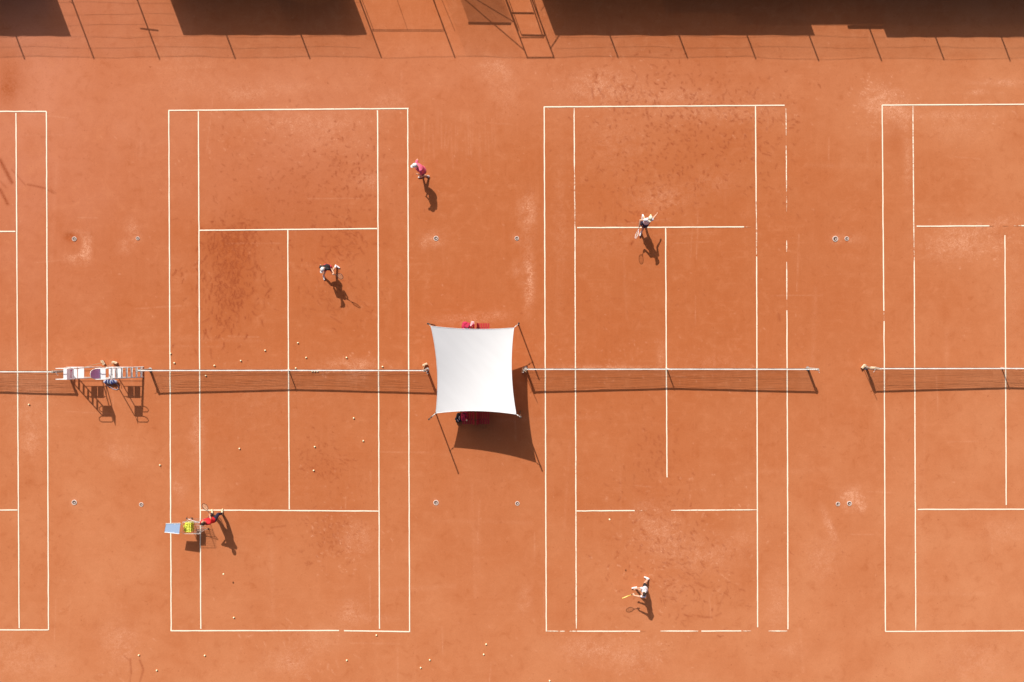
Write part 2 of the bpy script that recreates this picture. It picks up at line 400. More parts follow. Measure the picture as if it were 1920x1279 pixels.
LINES = {
 'far left court': [((-365,209),(87,209),0),((87,209),(91,1181),0),((30,212),(36,1178),0),((-307,212),(-304,1178),0),((-365,209),(-361,1181),0),
   ((-305,434.5),(29,434),0),((-305,957),(33,956.3),0),((-361,1181),(91,1181),0),((-138,434),(-136,956),0)],
 'second court': [((316,207.2),(766,203.4),0),((316.5,207),(321,1183),0),((764.5,203),(768,1185),0),((372,209),(376.5,1179),0),((708,207),(711.5,1179),0),
   ((374,432),(707,428.7),0),((376,956.3),(710,958.3),0),((539.5,431),(542.5,955),0),((320,1182.6),(636,1182.2),0),((636,1182.2),(645,1182.5),1),((645,1182.5),(768,1184.3),0)],
 'third court': [((1020,200.6),(1471,197.5),0),((1020.3,200),(1024.3,1184),0),
   ((1473.5,203),(1474,254),.25),((1474,256),(1474,273),.9),((1474,273),(1474.6,360),.25),((1474.6,360),(1475,397),.45),((1475,451),(1475,472),.25),((1475,491),(1475.3,562),.2),((1475.3,562),(1475.4,582),.95),((1475.4,582),(1477.5,1180),0),
   ((1076.5,203),(1077,320),.1),((1077,320),(1078,420),.36),((1078,420),(1080.5,1179),.12),
   ((1416.5,199),(1417.6,378),0),((1417.6,378),(1418.3,410),.2),((1418.3,410),(1418.5,478),.38),((1418.6,481),(1420.5,1176),0),
   ((1082,427),(1395,425.5),0),((1395,425.5),(1408,425.4),.6),((1248,428),(1250.5,895),0),((1081,958),(1190,957.2),0),((1190,957.2),(1213,957),.55),((1258,957),(1419,955.7),.1),
   ((1025,1183.2),(1047,1183.4),.2),((1049,1183.4),(1059,1183.4),.2),((1068,1183.4),(1082,1183.4),.2),((1082,1183.4),(1200,1183.5),0),((1200,1183.5),(1210,1183.5),.6),((1238,1183.2),(1309,1183.2),.1),((1315,1183.2),(1390,1183),0),((1392,1183),(1408,1183),.35),((1441,1183),(1476,1183),.1)],
 'far right court': [((1654,197.2),(2110,194.5),0),((1654,197),(1657,583),0),((1657,583),(1657.5,602),.45),((1657.5,602),(1660,1184),0),
   ((1711.5,198),(1713.5,450),.2),((1713.7,450),(1714,482),.42),((1714,482),(1717,1182),.08),((2053,195),(2056,1181),0),((2110,195),(2113,1181),0),
   ((1718.5,424.3),(1855,423.5),0),((1855,423.5),(1863,423.5),.6),((1880,423.5),(1890,423.5),.6),((1900,423.3),(1915,423.2),.45),((1915,423.2),(2053,422.5),0),
   ((1884,430),(1884,440),.68),((1884,441),(1886.6,947),0),((1886.6,950),(1886.7,954),.5),((1720.5,955.2),(2054,954.5),0),((1660,1184),(2113,1181.5),0)],
}
def make_lines():
    m = line_material()
    rnd = random.Random(3)
    for key, segs in LINES.items():
        bm = bmesh.new(); lay = bm.verts.layers.float.new('cover')
        zi = .0045
        for k, (a, b, cov) in enumerate(segs):
            if cov >= .99: continue
            a, b = G(*a), G(*b); d = b-a; Ln = d.length; d.normalize(); nrm = Vector((-d.y, d.x, 0))
            vert = abs(d.y) > abs(d.x)
            w = .0255 if vert else .0265
            z = zi+(0 if vert else .0035)
            n = max(2, int(Ln/.35)); prev = None; off = 0
            for i in range(n+1):
                p = a+d*(Ln*i/n)+nrm*rnd.gauss(0, .0025)
                ww = w*rnd.uniform(.86, 1.08)
                if cov > 0 and i in (0, n): ww *= .4
                q = []
                for s_ in (-1, 1):
                    v = bm.verts.new((p.x+nrm.x*ww*s_, p.y+nrm.y*ww*s_, z)); v[lay] = cov; q.append(v)
                if prev: bm.faces.new((prev[0], prev[1], q[1], q[0]))
                prev = q
        bmesh.ops.recalc_face_normals(bm, faces=bm.faces[:])
        me = bpy.data.meshes.new('court_lines'); bm.to_mesh(me); bm.free()
        for p in me.polygons:
            if p.normal.z < 0: p.flip()
        me.materials.append(m)
        o = bpy.data.objects.new('court_markings', me); COL.objects.link(o)
        prop(o, 'white boundary lines marked on the clay of the %s' % key, 'court lines', kind='structure')

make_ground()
make_lines()

# ================================================================== shared materials
WHITE = mat('white_painted_metal', (.80,.79,.76), .45, .05)
TAPE = mat('white_net_tape', (.82,.79,.74), .8, .06, 30)
CORD = mat('black_net_cord', (.025,.022,.02), .8, .1)
POSTG = mat('weathered_white_post', (.42,.37,.32), .5, .12)
DARK = mat('dark_steel', (.05,.045,.04), .5, .1)
STEEL = mat('galvanised_steel', (.42,.42,.42), .4, .1, metal=.6)
YEL = mat('tennis_ball_felt', (.98,.94,.60), .95, .06, 60)
YEL2 = mat('new_ball_felt', (.82,.84,.12), .95, .06, 60)
WOOD = mat('beige_wood', (.62,.45,.28), .8, .12)
BRIST = mat('pale_bristle', (.78,.66,.48), .95, .15, 90, bump=.6)
RED = mat('red_bench_paint', (.48,.030,.035), .5, .12)
FENCEG = mat('fence_steel', (.10,.12,.09), .5, .1)

# ================================================================== NETS
def net(x0, x1, yg, label, seedv):
    rnd = random.Random(seedv)
    A, B = G(x0, yg), G(x1, yg+(0)); Ln = (B-A).length; mid = (A+B)/2
    t = thing('tennis_net', mid, label, 'tennis net', 'nets stretched across the courts')
    def top(x): return .914+(1.07-.914)*abs(2*x/Ln-1)**1.0
    y0 = A.y
    m = MB()
    ncol = int(Ln/.0475)
    for i in range(1, ncol):
        x = Ln*i/ncol
        p = [(A.x+x+rnd.gauss(0,.002), y0+rnd.gauss(0,.003), .03), (A.x+x, y0+.012*math.sin(x*2.1+seedv), top(x)*.5), (A.x+x, y0, top(x)-.03)]
        m.tube(p, .0027, 3, cap=False)
    for k in range(21):
        pts = []
        ph = rnd.uniform(0, 6)
        for i in range(81):
            x = Ln*i/80; z = .03+(top(x)-.06)*(k+.3)/21
            pts.append((A.x+x, y0+.012*math.sin(x*2.1+seedv)*math.sin(PI*k/21), z+.013*math.sin(x*2.1+ph)+.007*math.sin(x*6.7+ph*2)))
        m.tube(pts, rnd.choice((.0028,.0034,.0042,.0060)), 3, cap=False)
    m.build('netting', CORD, t)
    m = MB()
    # folded canvas band over the head cable
    n = 60; prof = [(-.021,-.055),(-.024,-.01),(-.020,.004),(0,.009),(.020,.004),(.024,-.01),(.021,-.055)]
    rings = []
    for i in range(n+1):
        x = Ln*i/n; z = top(x)
        rings.append([m.bm.verts.new((A.x+x, y0+py*(1+.12*math.sin(i*1.7)), z+pz)) for py, pz in prof])
    for a, b in zip(rings, rings[1:]):
        for k in range(len(prof)): m._face([a[k], a[(k+1) % len(prof)], b[(k+1) % len(prof)], b[k]])
    m._face(rings[0]); m._face(rings[-1][::-1])
    m.build('top_band', TAPE, t)
    for ca, cb_ in (((A.x-.06, y0, 1.075), (A.x+.0, y0, 1.07)), ((B.x, y0, 1.07), (B.x+.06, y0, 1.075))):
        m = MB(); m.tube([ca, cb_], .005, 6); m.build('cable_end', DARK, t)
    c = MB(); c.box((mid.x, y0, .46), (.05, .022, .92)); c.box((mid.x, y0, .922), (.052, .058, .02)); c.box((mid.x, y0-.01, .02), (.12, .06, .03))
    c.build('centre_strap', TAPE, t)
    return t
net(-364+17, 125.2, 695.5, 'dark tennis net with white band of the leftmost court, mostly outside the left edge', 1)
net(283.3, 799.2, 693.2, 'dark tennis net with white band between the umpire chairs and the shade sail', 2)
net(987.3, 1512.7, 691.0, 'dark tennis net with white band starting right beside the shade sail', 3)
net(1625.8, 2130, 689.7, 'dark tennis net with white band of the rightmost court, cut by the right edge', 4)

def net_post(px, py, side, label, sleeve=False):
    b = G(px, py)
    t = thing('net_post', b, label, 'net post', 'posts holding the nets')
    m = MB(); m.lathe(b, [(.095,0),(.095,.012),(.06,.02)], 20); m.build('ground_sleeve', STEEL, t)
    m = MB(); m.lathe(b+Vector((0,0,.012)), [(.056,0),(.056,1.05),(.050,1.062),(.015,1.07)], 20); m.build('post', POSTG, t, smooth=False)
    m = MB(); m.box(b+Vector((-side*.05,0,.92)), (.05,.075,.14), bevel=.008); m.build('winch', STEEL, t)
    m = MB(); m.tube([b+Vector((-side*.08,.0,.93)), b+Vector((-side*.10,-.06,.95)), b+Vector((-side*.10,-.14,.90)), b+Vector((-side*.15,-.15,.89))], .009, 6)
    m.build('crank_handle', WHITE, t)
    m = MB(); m.tube([b+Vector((side*.03,0,1.07)), b+Vector((side*.14,0,1.075))], .006, 6); m.build('cable_hook', DARK, t)
    return t
net_post(127, 695.5, -1, 'pale net post under the left umpire chair at the end of its net')
net_post(281.5, 693.2, 1, 'pale net post just right of the ladder of the right umpire chair')
net_post(801, 693.2, -1, 'pale net post at the left edge of the white shade sail')
net_post(985.5, 691.0, 1, 'pale net post standing in the shade just right of the sail')
net_post(1514.5, 691.0, -1, 'pale net post at the right end of the third net, on open clay')
net_post(1624, 689.7, 1, 'pale net post at the left end of the rightmost net')
# rope bound on the last post
def rope(b, n, r, turns, z0, z1, label):
    m = MB(); pts = []
    for i in range(turns*14+1):
        a = 2*PI*i/14; z = z0+(z1-z0)*i/(turns*14)
        pts.append(b+Vector((r*math.cos(a), r*math.sin(a), z)))
    m.tube(pts, .010, 5)
    m.build('rope', BRIST, loc=b, label=label, cat='rope', smooth=True)
rope(G(1624, 689.7), 0, .068, 9, .45, .86, 'pale rope wound round the net post of the rightmost net')
p = G(1624, 689.7)

# ------------------------------------------------------------------ line brushes
def line_brush(px, py, tx, ty, th, label):
    b = G(px, py)
    top = Vector((G(tx, ty).x, G(tx, ty).y, th))
    t = thing('line_brush', b, label, 'brush', 'line brushes left by the posts and chairs')
    d = (top-(b+Vector((0,0,.09)))).normalized()
    ax = Vector((-d.y, d.x, 0)); ax = ax.normalized() if ax.length > .05 else Vector((1,0,0))
    m = MB(); m.tube([b+ax*-.11+Vector((0,0,.065)), b+ax*.10+Vector((0,0,.055))], .050, 16); m.build('bristles', BRIST, t)
    m = MB(); m.bar(b+ax*-.12+Vector((0,0,.13)), b+ax*.12+Vector((0,0,.13)), .06, .025); m.build('brush_block', WOOD, t)
    m = MB(); m.tube([b+Vector((0,0,.13)), top], .013, 8); m.build('handle', WOOD, t)
line_brush(797.5, 683.5, 800.5, 690.5, 1.38, 'beige line brush leaning on the net post left of the shade sail')
line_brush(981, 694, 985.2, 694.8, 1.42, 'beige line brush leaning on the net post in the shade of the sail')
line_brush(1617.5, 687, 1622.5, 691.5, 1.36, 'beige line brush leaning on the roped post of the rightmost net')
line_brush(195, 680, 178, 690, 1.35, 'beige line brush leaning on the back of the left umpire chair')
line_brush(217, 680, 214, 690, .9, 'beige line brush leaning on the rear leg of the right umpire chair')

# ================================================================== UMPIRE CHAIRS
PINKM = mat('pink_mesh_fabric', (.72,.33,.62), .8, .15, 60)
SEATW = mat('white_seat_board', (.84,.82,.84), .6, .05)
def sheer(name, col, f):
    m = bpy.data.materials.new(name); m.use_nodes = True; nt = m.node_tree
    b = nt.nodes['Principled BSDF']; b.inputs['Base Color'].default_value = (*col, 1); b.inputs['Roughness'].default_value = .8
    t_ = nt.nodes.new('ShaderNodeBsdfTranslucent'); t_.inputs[0].default_value = (*col, 1)
    w_ = nt.nodes.new('ShaderNodeTexWave'); w_.inputs['Scale'].default_value = 14
    x_ = nt.nodes.new('ShaderNodeMixShader'); x_.inputs[0].default_value = f
    nt.links.new(b.outputs[0], x_.inputs[1]); nt.links.new(t_.outputs[0], x_.inputs[2]); nt.links.new(x_.outputs[0], nt.nodes['Material Output'].inputs['Surface'])
    nt.nodes.remove(w_)
    return m
BACKC = sheer('white_backrest_fabric', (.86,.82,.86), .6)
PINKP = mat('pink_lettering', (.80,.06,.40), .6, .1)
def umpire(xb_front, xs_front, xs_back, xb_back, yc, label, pink, dirx):
    y1, y2 = yc-9.5, yc+9.5
    c0 = G((xb_front+xb_back)/2, yc)
    t = thing('umpire_chair', c0, label, 'umpire chair', 'umpire chairs between the courts')
    HS = 1.69
    def P(x, y, h): return G(x, y, h)
    for y in (y1, y2):
        m = MB(); m.tube([P(xb_front, y, 0), P(xs_front, y, HS)], .024, 8); m.build('front_leg', WHITE, t)
        m = MB(); m.tube([P(xb_back, y, 0), P(xs_back, y, HS)], .022, 8); m.build('rear_leg', WHITE, t)
        m = MB(); f1 = .28
        m.tube([P(xb_front+(xs_front-xb_front)*.5, y, HS*.5), P(xb_back+(xs_back-xb_back)*.5, y, HS*.5)], .012, 8); m.build('side_rail', WHITE, t)
    for k in range(7):
        f = (k+.45)/7.6
        x = xb_front+(xs_front-xb_front)*f
        m = MB(); m.box(P(x, yc, HS*f), (.085, (y2-y1)/S, .025), bevel=.004); m.build('rung', WHITE, t)
    # two plank foot rest
    xf = (xs_front+xs_back)/2 + dirx*5
    for k in (-1, 1):
        m = MB(); m.box(P(xf+k*6.2, yc, .88), (11.0/S, 21.5/S, .02), bevel=.004); m.build('footrest_plank', SEATW, t)
    for y in (y1-.8, y2+.8):
        m = MB(); m.tube([P(xf-14, y, .865), P(xf+14, y, .865)], .011, 6); m.build('footrest_rail', WHITE, t)
    xm = (xs_front+xs_back)/2
    m = MB(); m.box(P(xm, yc, HS+.01), (abs(xs_front-xs_back)/S+.02, 18.5/S, .025), bevel=.006)
    m.build('seat', SEATW, t)
    # backrest
    if pink:
        bx = xs_back; R = Matrix.Rotation(math.radians(-20*dirx), 3, 'Y')
        pts = []
        for y, h in ((-8.6,0),(-8.8,.16),(-8.2,.30),(-5,.41),(0,.44),(5,.41),(8.2,.30),(8.8,.16),(8.6,0)):
            pts.append(P(bx+dirx*(4.5-h*14), yc+y, HS+.03+h))
        m = MB(); m.tube(pts, .013, 8, closed=True); bk = m.build('backrest_frame', WHITE, t, smooth=True)
        m = MB()
        off = Vector((dirx*.006, 0, .002))
        fv = [m.bm.verts.new(p+off) for p in pts]; bv = [m.bm.verts.new(p-off) for p in pts]
        m._face(fv); m._face(bv[::-1])
        for i in range(len(pts)): m._face([fv[i], fv[(i+1) % len(pts)], bv[(i+1) % len(pts)], bv[i]])
        m.build('backrest_mesh', PINKM, bk)
    else:
        bx = xs_back
        m = MB(); m.box(P(bx, yc, HS+.24), (.012, 19/S, .42), bevel=.004); bk = m.build('backrest', BACKC, t)
        # unreadable handwritten lettering down the back board
        m = MB(); rnd = random.Random(5)
        for k in range(7):
            yy = yc-6.6+k*2.1; z = HS+.17
            x = P(bx, yy, 0).x - dirx*.0075
            for q in range(4):
                a = Vector((x, G(0, yy+rnd.uniform(-.7,.7)).y, z+rnd.uniform(-.07,.07))); b2 = Vector((x, G(0, yy+rnd.uniform(-.9,.9)).y, z+rnd.uniform(-.07,.07)))
                m.bar(a, b2, .003, .014)
        m.build('lettering', PINKP, bk)
    # arm rest loops
    for y in (y1, y2):
        pts = []
        xa, xb_ = xs_back+dirx*1, xs_front+dirx*9
        r = 3.0
        prof = [(xa,HS+.02),(xa,HS+.22),(xa+dirx*r,HS+.27),(xb_-dirx*r,HS+.27),(xb_,HS+.20),(xb_-dirx*1,HS+.10),(xb_-dirx*6,HS+.02)]
        m = MB(); m.tube([P(x, y, h) for x, h in prof], .017, 8, closed=True); m.build('armrest', WHITE, t, smooth=True)
    m = MB(); m.tube([P(xb_front+(xs_front-xb_front)*.1, y1, HS*.1), P(xb_back+(xs_back-xb_back)*.1, y1, HS*.1)], .010, 6)
    m.tube([P(xb_front+(xs_front-xb_front)*.1, y2, HS*.1), P(xb_back+(xs_back-xb_back)*.1, y2, HS*.1)], .010, 6)
    m.build('floor_rail', WHITE, t)
    return t
umpire(127, 165, 182, 190, 697.5, 'white umpire chair with pink lettering on its plain back board, left of the pair', False, -1)
umpire(269, 239, 225, 211, 697.5, 'white umpire chair with pink mesh backrest and open ladder, right of the pair', True, 1)

# bag beside the right chair
BLUE = mat('navy_blue_fabric', (.045,.06,.22), .8, .25, 25, bump=.4)
BAGW = mat('grey_white_fabric', (.38,.41,.52), .8, .2, 25, bump=.4)
b = G(210, 715.5)
t = thing('sports_bag', b, 'blue and grey sports bag with looping strap beside the right umpire chair', 'bag')
m = MB()
for k in range(6):
    u = (k-2.5)/2.5
    m.ball(b+Vector((u*.22, .015*math.sin(k*2), .12)), (.10, .115-.03*abs(u), .085))
voxel(m, 'bag_body', BAGW, t, .012, 3)
m = MB()
for k, (u, v) in enumerate(((-.16,.02),(-.03,.04),(.10,-.01),(.21,.02))):
    m.ball(b+Vector((u, v-.02, .17)), (.040, .115, .082), Matrix.Rotation(.35*(k-1), 3, 'Z'))
voxel(m, 'bag_panel', BLUE, t, .012, 2)
m = MB(); pts = [b+Vector(p) for p in ((-.22,-.08,.16),(-.18,-.16,.10),(-.05,-.25,.03),(.08,-.34,.02),(.22,-.37,.02),(.31,-.32,.02),(.32,-.20,.03),(.27,-.09,.12))]
m.tube(pts, .014, 6); m.build('strap', BAGW, t, smooth=True)

# ================================================================== SHADE SAIL
SAIL = bpy.data.materials.new('white_sail_canvas'); SAIL.use_nodes = True
nt = SAIL.node_tree; N = nt.nodes; L = nt.links; bs = N['Principled BSDF']; bs.inputs['Roughness'].default_value = .85
tc = N.new('ShaderNodeTexCoord'); nz = N.new('ShaderNodeTexNoise'); nz.inputs['Scale'].default_value = 1.3; nz.inputs['Detail'].default_value = 5
mp = N.new('ShaderNodeMapping'); mp.vector_type = 'TEXTURE'; mp.inputs['Rotation'].default_value = (0,0,math.radians(-48)); mp.inputs['Scale'].default_value = (2.6,.55,1)
L.new(tc.outputs['Object'], mp.inputs['Vector']); L.new(mp.outputs[0], nz.inputs['Vector'])
mr = N.new('ShaderNodeMapRange'); mr.inputs['From Min'].default_value = .35; mr.inputs['From Max'].default_value = .65; mr.inputs['To Min'].default_value = .97; mr.inputs['To Max'].default_value = 1.02
L.new(nz.outputs['Fac'], mr.inputs['Value']); vm = N.new('ShaderNodeVectorMath'); vm.operation = 'SCALE'; vm.inputs[0].default_value = (.81,.81,.82)
L.new(mr.outputs[0], vm.inputs['Scale']); L.new(vm.outputs[0], bs.inputs['Base Color'])
bp = N.new('ShaderNodeBump'); bp.inputs['Strength'].default_value = .22; bp.inputs['Distance'].default_value = .03; L.new(nz.outputs['Fac'], bp.inputs['Height']); L.new(bp.outputs[0], bs.inputs['Normal'])
trl = N.new('ShaderNodeBsdfTranslucent'); trl.inputs[0].default_value = (.8,.78,.76,1); mxs = N.new('ShaderNodeMixShader'); mxs.inputs[0].default_value = .11
L.new(bs.outputs[0], mxs.inputs[1]); L.new(trl.outputs[0], mxs.inputs[2]); L.new(mxs.outputs[0], N['Material Output'].inputs['Surface'])
UL, UR, LR, LL = I(808,611.5,2.45), I(963.6,614.7,1.6), I(968,777,2.33), I(817,775,1.65)
cen = (UL+UR+LR+LL)/4
t = thing('shade_sail', Vector((cen.x, cen.y, 0)), 'large white square shade sail stretched on four poles over the benches', 'shade sail')
n = 36
def surf(u, v):
    p = UL*(1-u)*(1-v)+UR*u*(1-v)+LL*(1-u)*v+LR*u*v
    bu = 4*u*(1-u); bv = 4*v*(1-v)
    return p+Vector(((.165*(1-u)-.150*u)*bv, (-.095*(1-v)+.125*v)*bu, -.05*bu*bv))
mm = MB()
shell = [[[mm.bm.verts.new(surf(i/n, j/n)-Vector((0,0,dz))) for i in range(n+1)] for j in range(n+1)] for dz in (0, .004)]
for q in shell:
    for j in range(n):
        for i in range(n): mm._face([q[j][i], q[j+1][i], q[j+1][i+1], q[j][i+1]])
for k in range(n):
    for A_, B_ in (((0,k),(0,k+1)), ((n,k),(n,k+1)), ((k,0),(k+1,0)), ((k,n),(k+1,n))):
        mm._face([shell[0][A_[0]][A_[1]], shell[0][B_[0]][B_[1]], shell[1][B_[0]][B_[1]], shell[1][A_[0]][A_[1]]])
sail = mm.build('canvas', SAIL, t, smooth=False)
hem = MB()
def edgepts(f): return [f(k/n) for k in range(n+1)]
def surf(u, v):
    p = UL*(1-u)*(1-v)+UR*u*(1-v)+LL*(1-u)*v+LR*u*v
    bu = 4*u*(1-u); bv = 4*v*(1-v)
    return p+Vector(((.165*(1-u)-.150*u)*bv, (-.095*(1-v)+.125*v)*bu, -.05*bu*bv))
for f in (lambda s_: surf(s_,0), lambda s_: surf(s_,1), lambda s_: surf(0,s_), lambda s_: surf(1,s_)):
    hem.tube(edgepts(f), .012, 6)
hem.build('hem', SAIL, sail, smooth=True)
POLE = mat('brown_pole_paint', (.16,.10,.07), .5, .1)
def sail_pole(base, top, corner, att, label):
    """pole thing plus the lashing that belongs to the sail"""
    q = thing('sail_pole', Vector((base.x, base.y, 0)), label, 'pole', 'poles carrying the shade sail')
    m = MB(); m.tube([base, top], .030, 12); m.build('shaft', POLE, q)
    m = MB(); m.ball(top, .036, seg=12, ring=8); m.build('end_cap', DARK, q)
    m = MB(); d = (top-base).normalized(); a = base+d*att
    m.tube([a-d*.03, a+d*.03], .040, 12); m.build('clamp', STEEL, q)
    m = MB(); m.tube([corner, corner*.5+a*.5+Vector((0,0,-.02)), a], .010, 6); m.tube([corner*.8+a*.2, corner*.55+a*.45], .022, 8)
    m.build('lashing_rope', TAPE, t)
sail_pole(G(815,609.8), I(802,607,2.62), UL, 2.5, 'slim dark pole at the upper left corner of the shade sail')
sail_pole(G(972,608.6), I(973,606,2.38), UR, 1.65, 'slim dark pole at the upper right corner of the shade sail')
sail_pole(G(974.7,771.2), I(976,783,2.6), LR, 2.4, 'slim dark pole at the lower right corner of the shade sail')
sail_pole(G(817,774.3), I(804,786.5,2.63), LL, 1.66, 'slim dark pole at the lower left corner of the shade sail')

# ================================================================== BENCHES
def bench(xc, yc, face, label, length=1.80):
    b = G(xc, yc)
    t = thing('bench', b, label, 'bench', 'red slatted benches under the shade sail')
    def W(x, y, z): return b+Vector((x*face, y, z))
    # seat slats run along y
    for k in range(5):
        m = MB(); m.box(W(-.20+k*.108, 0, .45), (.084, length, .024), bevel=.005); m.build('seat_slat', RED, t)
    for k in range(3):
        m = MB(); m.box(W(-.235-k*.020, 0, .56+k*.11), (.022, length, .085), Matrix.Rotation(-.18*face, 3, 'Y'), bevel=.005); m.build('back_slat', RED, t)
    for y in (-length*.38, length*.38):
        m = MB(); m.bar(W(.27, y, .425), W(-.24, y, .425), .04, .03)
        m.tube([W(.18,y,.42), W(.20,y,0)], .016, 8); m.tube([W(-.18,y,.42), W(-.20,y,0)], .016, 8)
        m.tube([W(-.20,y,.42), W(-.29,y,.85)], .014, 8)
        m.build('leg_frame', DARK, t)
    return t
bench(907, 643.5, 1, 'empty red slatted bench at the top edge of the shade sail')
bench(880, 645, -1, 'red bench with a magenta jacket at the top edge of the shade sail', 1.75)
bench(907, 756, 1, 'empty red slatted bench in the shade at the bottom edge of the sail')
bench(879.5, 755, -1, 'red bench carrying a magenta bag at the bottom edge of the sail', 1.85)
MAG = mat('magenta_fabric', (.55,.03,.09), .85, .3, 14, bump=.5)
MAGL = mat('light_pink_fabric', (.85,.45,.48), .85, .2, 14, bump=.4)
BLK = mat('black_fabric', (.02,.02,.026), .85, .3, 20, bump=.4)
def softbag(px, py, z, sx, sy, sz, m, m2, label, cat, name, seedv):
    rnd = random.Random(seedv); b = G(px, py, z)
    t = thing(name, b, label, cat)
    k = MB()
    for i in range(9):
        k.ball(b+Vector((rnd.uniform(-.35,.35)*sx, rnd.uniform(-.38,.38)*sy, sz*rnd.uniform(.35,.55))), (sx*.28, sy*.24, sz*.38), Matrix.Rotation(rnd.uniform(0,3), 3, 'Z'))
    k.ball(b+Vector((0,0,sz*.42)), (sx*.46, sy*.48, sz*.42))
    voxel(k, 'bag_body' if cat == 'bag' else 'cloth', m, t, .012, 3)
    k = MB()
    for i in range(3):
        a = rnd.uniform(0, 6)
        k.tube([b+Vector((math.cos(a)*sx*.4, math.sin(a)*sy*.4, sz*.6)), b+Vector((math.cos(a+.6)*sx*.22, math.sin(a+.6)*sy*.3, sz*.93)), b+Vector((math.cos(a+1.6)*sx*.3, math.sin(a+1.6)*sy*.42, sz*.7))], .018, 6)
    k.build('strap' if cat == 'bag' else 'fold', m2, t, smooth=True)
softbag(877, 612, .46, .46, .36, .20, MAG, BLK, 'crumpled magenta jacket on the left bench at the top edge of the sail', 'clothes', 'jacket', 1)
softbag(887, 608, .62, .18, .20, .08, MAGL, MAG, 'small pink towel beside the magenta jacket on the top bench', 'towel', 'towel', 2)
softbag(872, 777, .46, .34, .42, .22, MAG, BLK, 'magenta sports bag on the left bench below the sail', 'bag', 'sports_bag', 3)
softbag(860, 782, 0, .24, .46, .30, BLK, SEATW, 'black and white backpack on the ground left of the lower bench', 'bag', 'backpack', 4)

# ================================================================== SPRINKLERS
RINGM = mat('pale_concrete_collar', (.70,.56,.49), .85, .15, 40, bump=.3)
HOLE = mat('black_rubber_lid', (.16,.085,.06), .7, .2)
def sprinkler(px, py, r, label):
    b = G(px, py, .0)
    t = thing('sprinkler', b, label, 'sprinkler', 'sprinkler heads sunk in the clay')
    m = MB(); n = 28; prof = [(r,0.0),(r,.014),(r*.93,.02),(r*.72,.02),(r*.69,.006),(r*.69,0)]
    rings = [[m.bm.verts.new(b+Vector((q*math.cos(2*PI*k/n), q*math.sin(2*PI*k/n), z))) for k in range(n)] for q, z in prof]
    for a, c in zip(rings, rings[1:]+rings[:1]):
        for k in range(n): m._face([a[k], a[(k+1) % n], c[(k+1) % n], c[k]])
    m.build('collar', RINGM, t)
    m = MB(); m.lathe(b+Vector((0,0,.001)), [(r*.66,0),(r*.66,.010),(r*.58,.013)], 24); m.build('lid', HOLE, t)
    m = MB(); m.lathe(b+Vector((r*.14,-r*.14,.014)), [(r*.26,0),(r*.26,.02),(r*.16,.026)], 14); m.build('nozzle', RINGM, t)
    m = MB(); m.box(b+Vector((-r*.22,r*.16,.016)), (r*.42,r*.3,.012), Matrix.Rotation(.6,3,'Z'), bevel=.003); m.build('hinge', DARK, t)
for px, py, r, l in ((139.5,448,.105,'sprinkler head in a small pit, upper one near the far left court'),
    (258.5,447,.085,'small sprinkler head above the right umpire chair, left of the second court'),
    (817.5,447,.115,'sprinkler head in a dusty ring below the person in pink'),
    (969,447,.10,'sprinkler head above the sail, close to the left line of the third court'),
    (1566,448,.13,'larger left one of the two sprinklers side by side in the upper right alley'),
    (1587.5,447.5,.10,'smaller right one of the two sprinklers side by side in the upper right alley'),
    (139.5,942,.12,'sprinkler head in the lower left, nearest the far left court'),
    (265,946,.10,'sprinkler head in the lower left alley, up and left of the ball cart'),
    (817.5,942.5,.12,'sprinkler head below the sail, right of the second court'),
    (970,944,.10,'sprinkler head below the sail, close to the left line of the third court'),
    (1571,945,.10,'left one of the two sprinklers in the lower right alley'),
    (1592.5,944,.11,'right one of the two sprinklers in the lower right alley beside a pale scrape')):
    sprinkler(px, py, r, l)

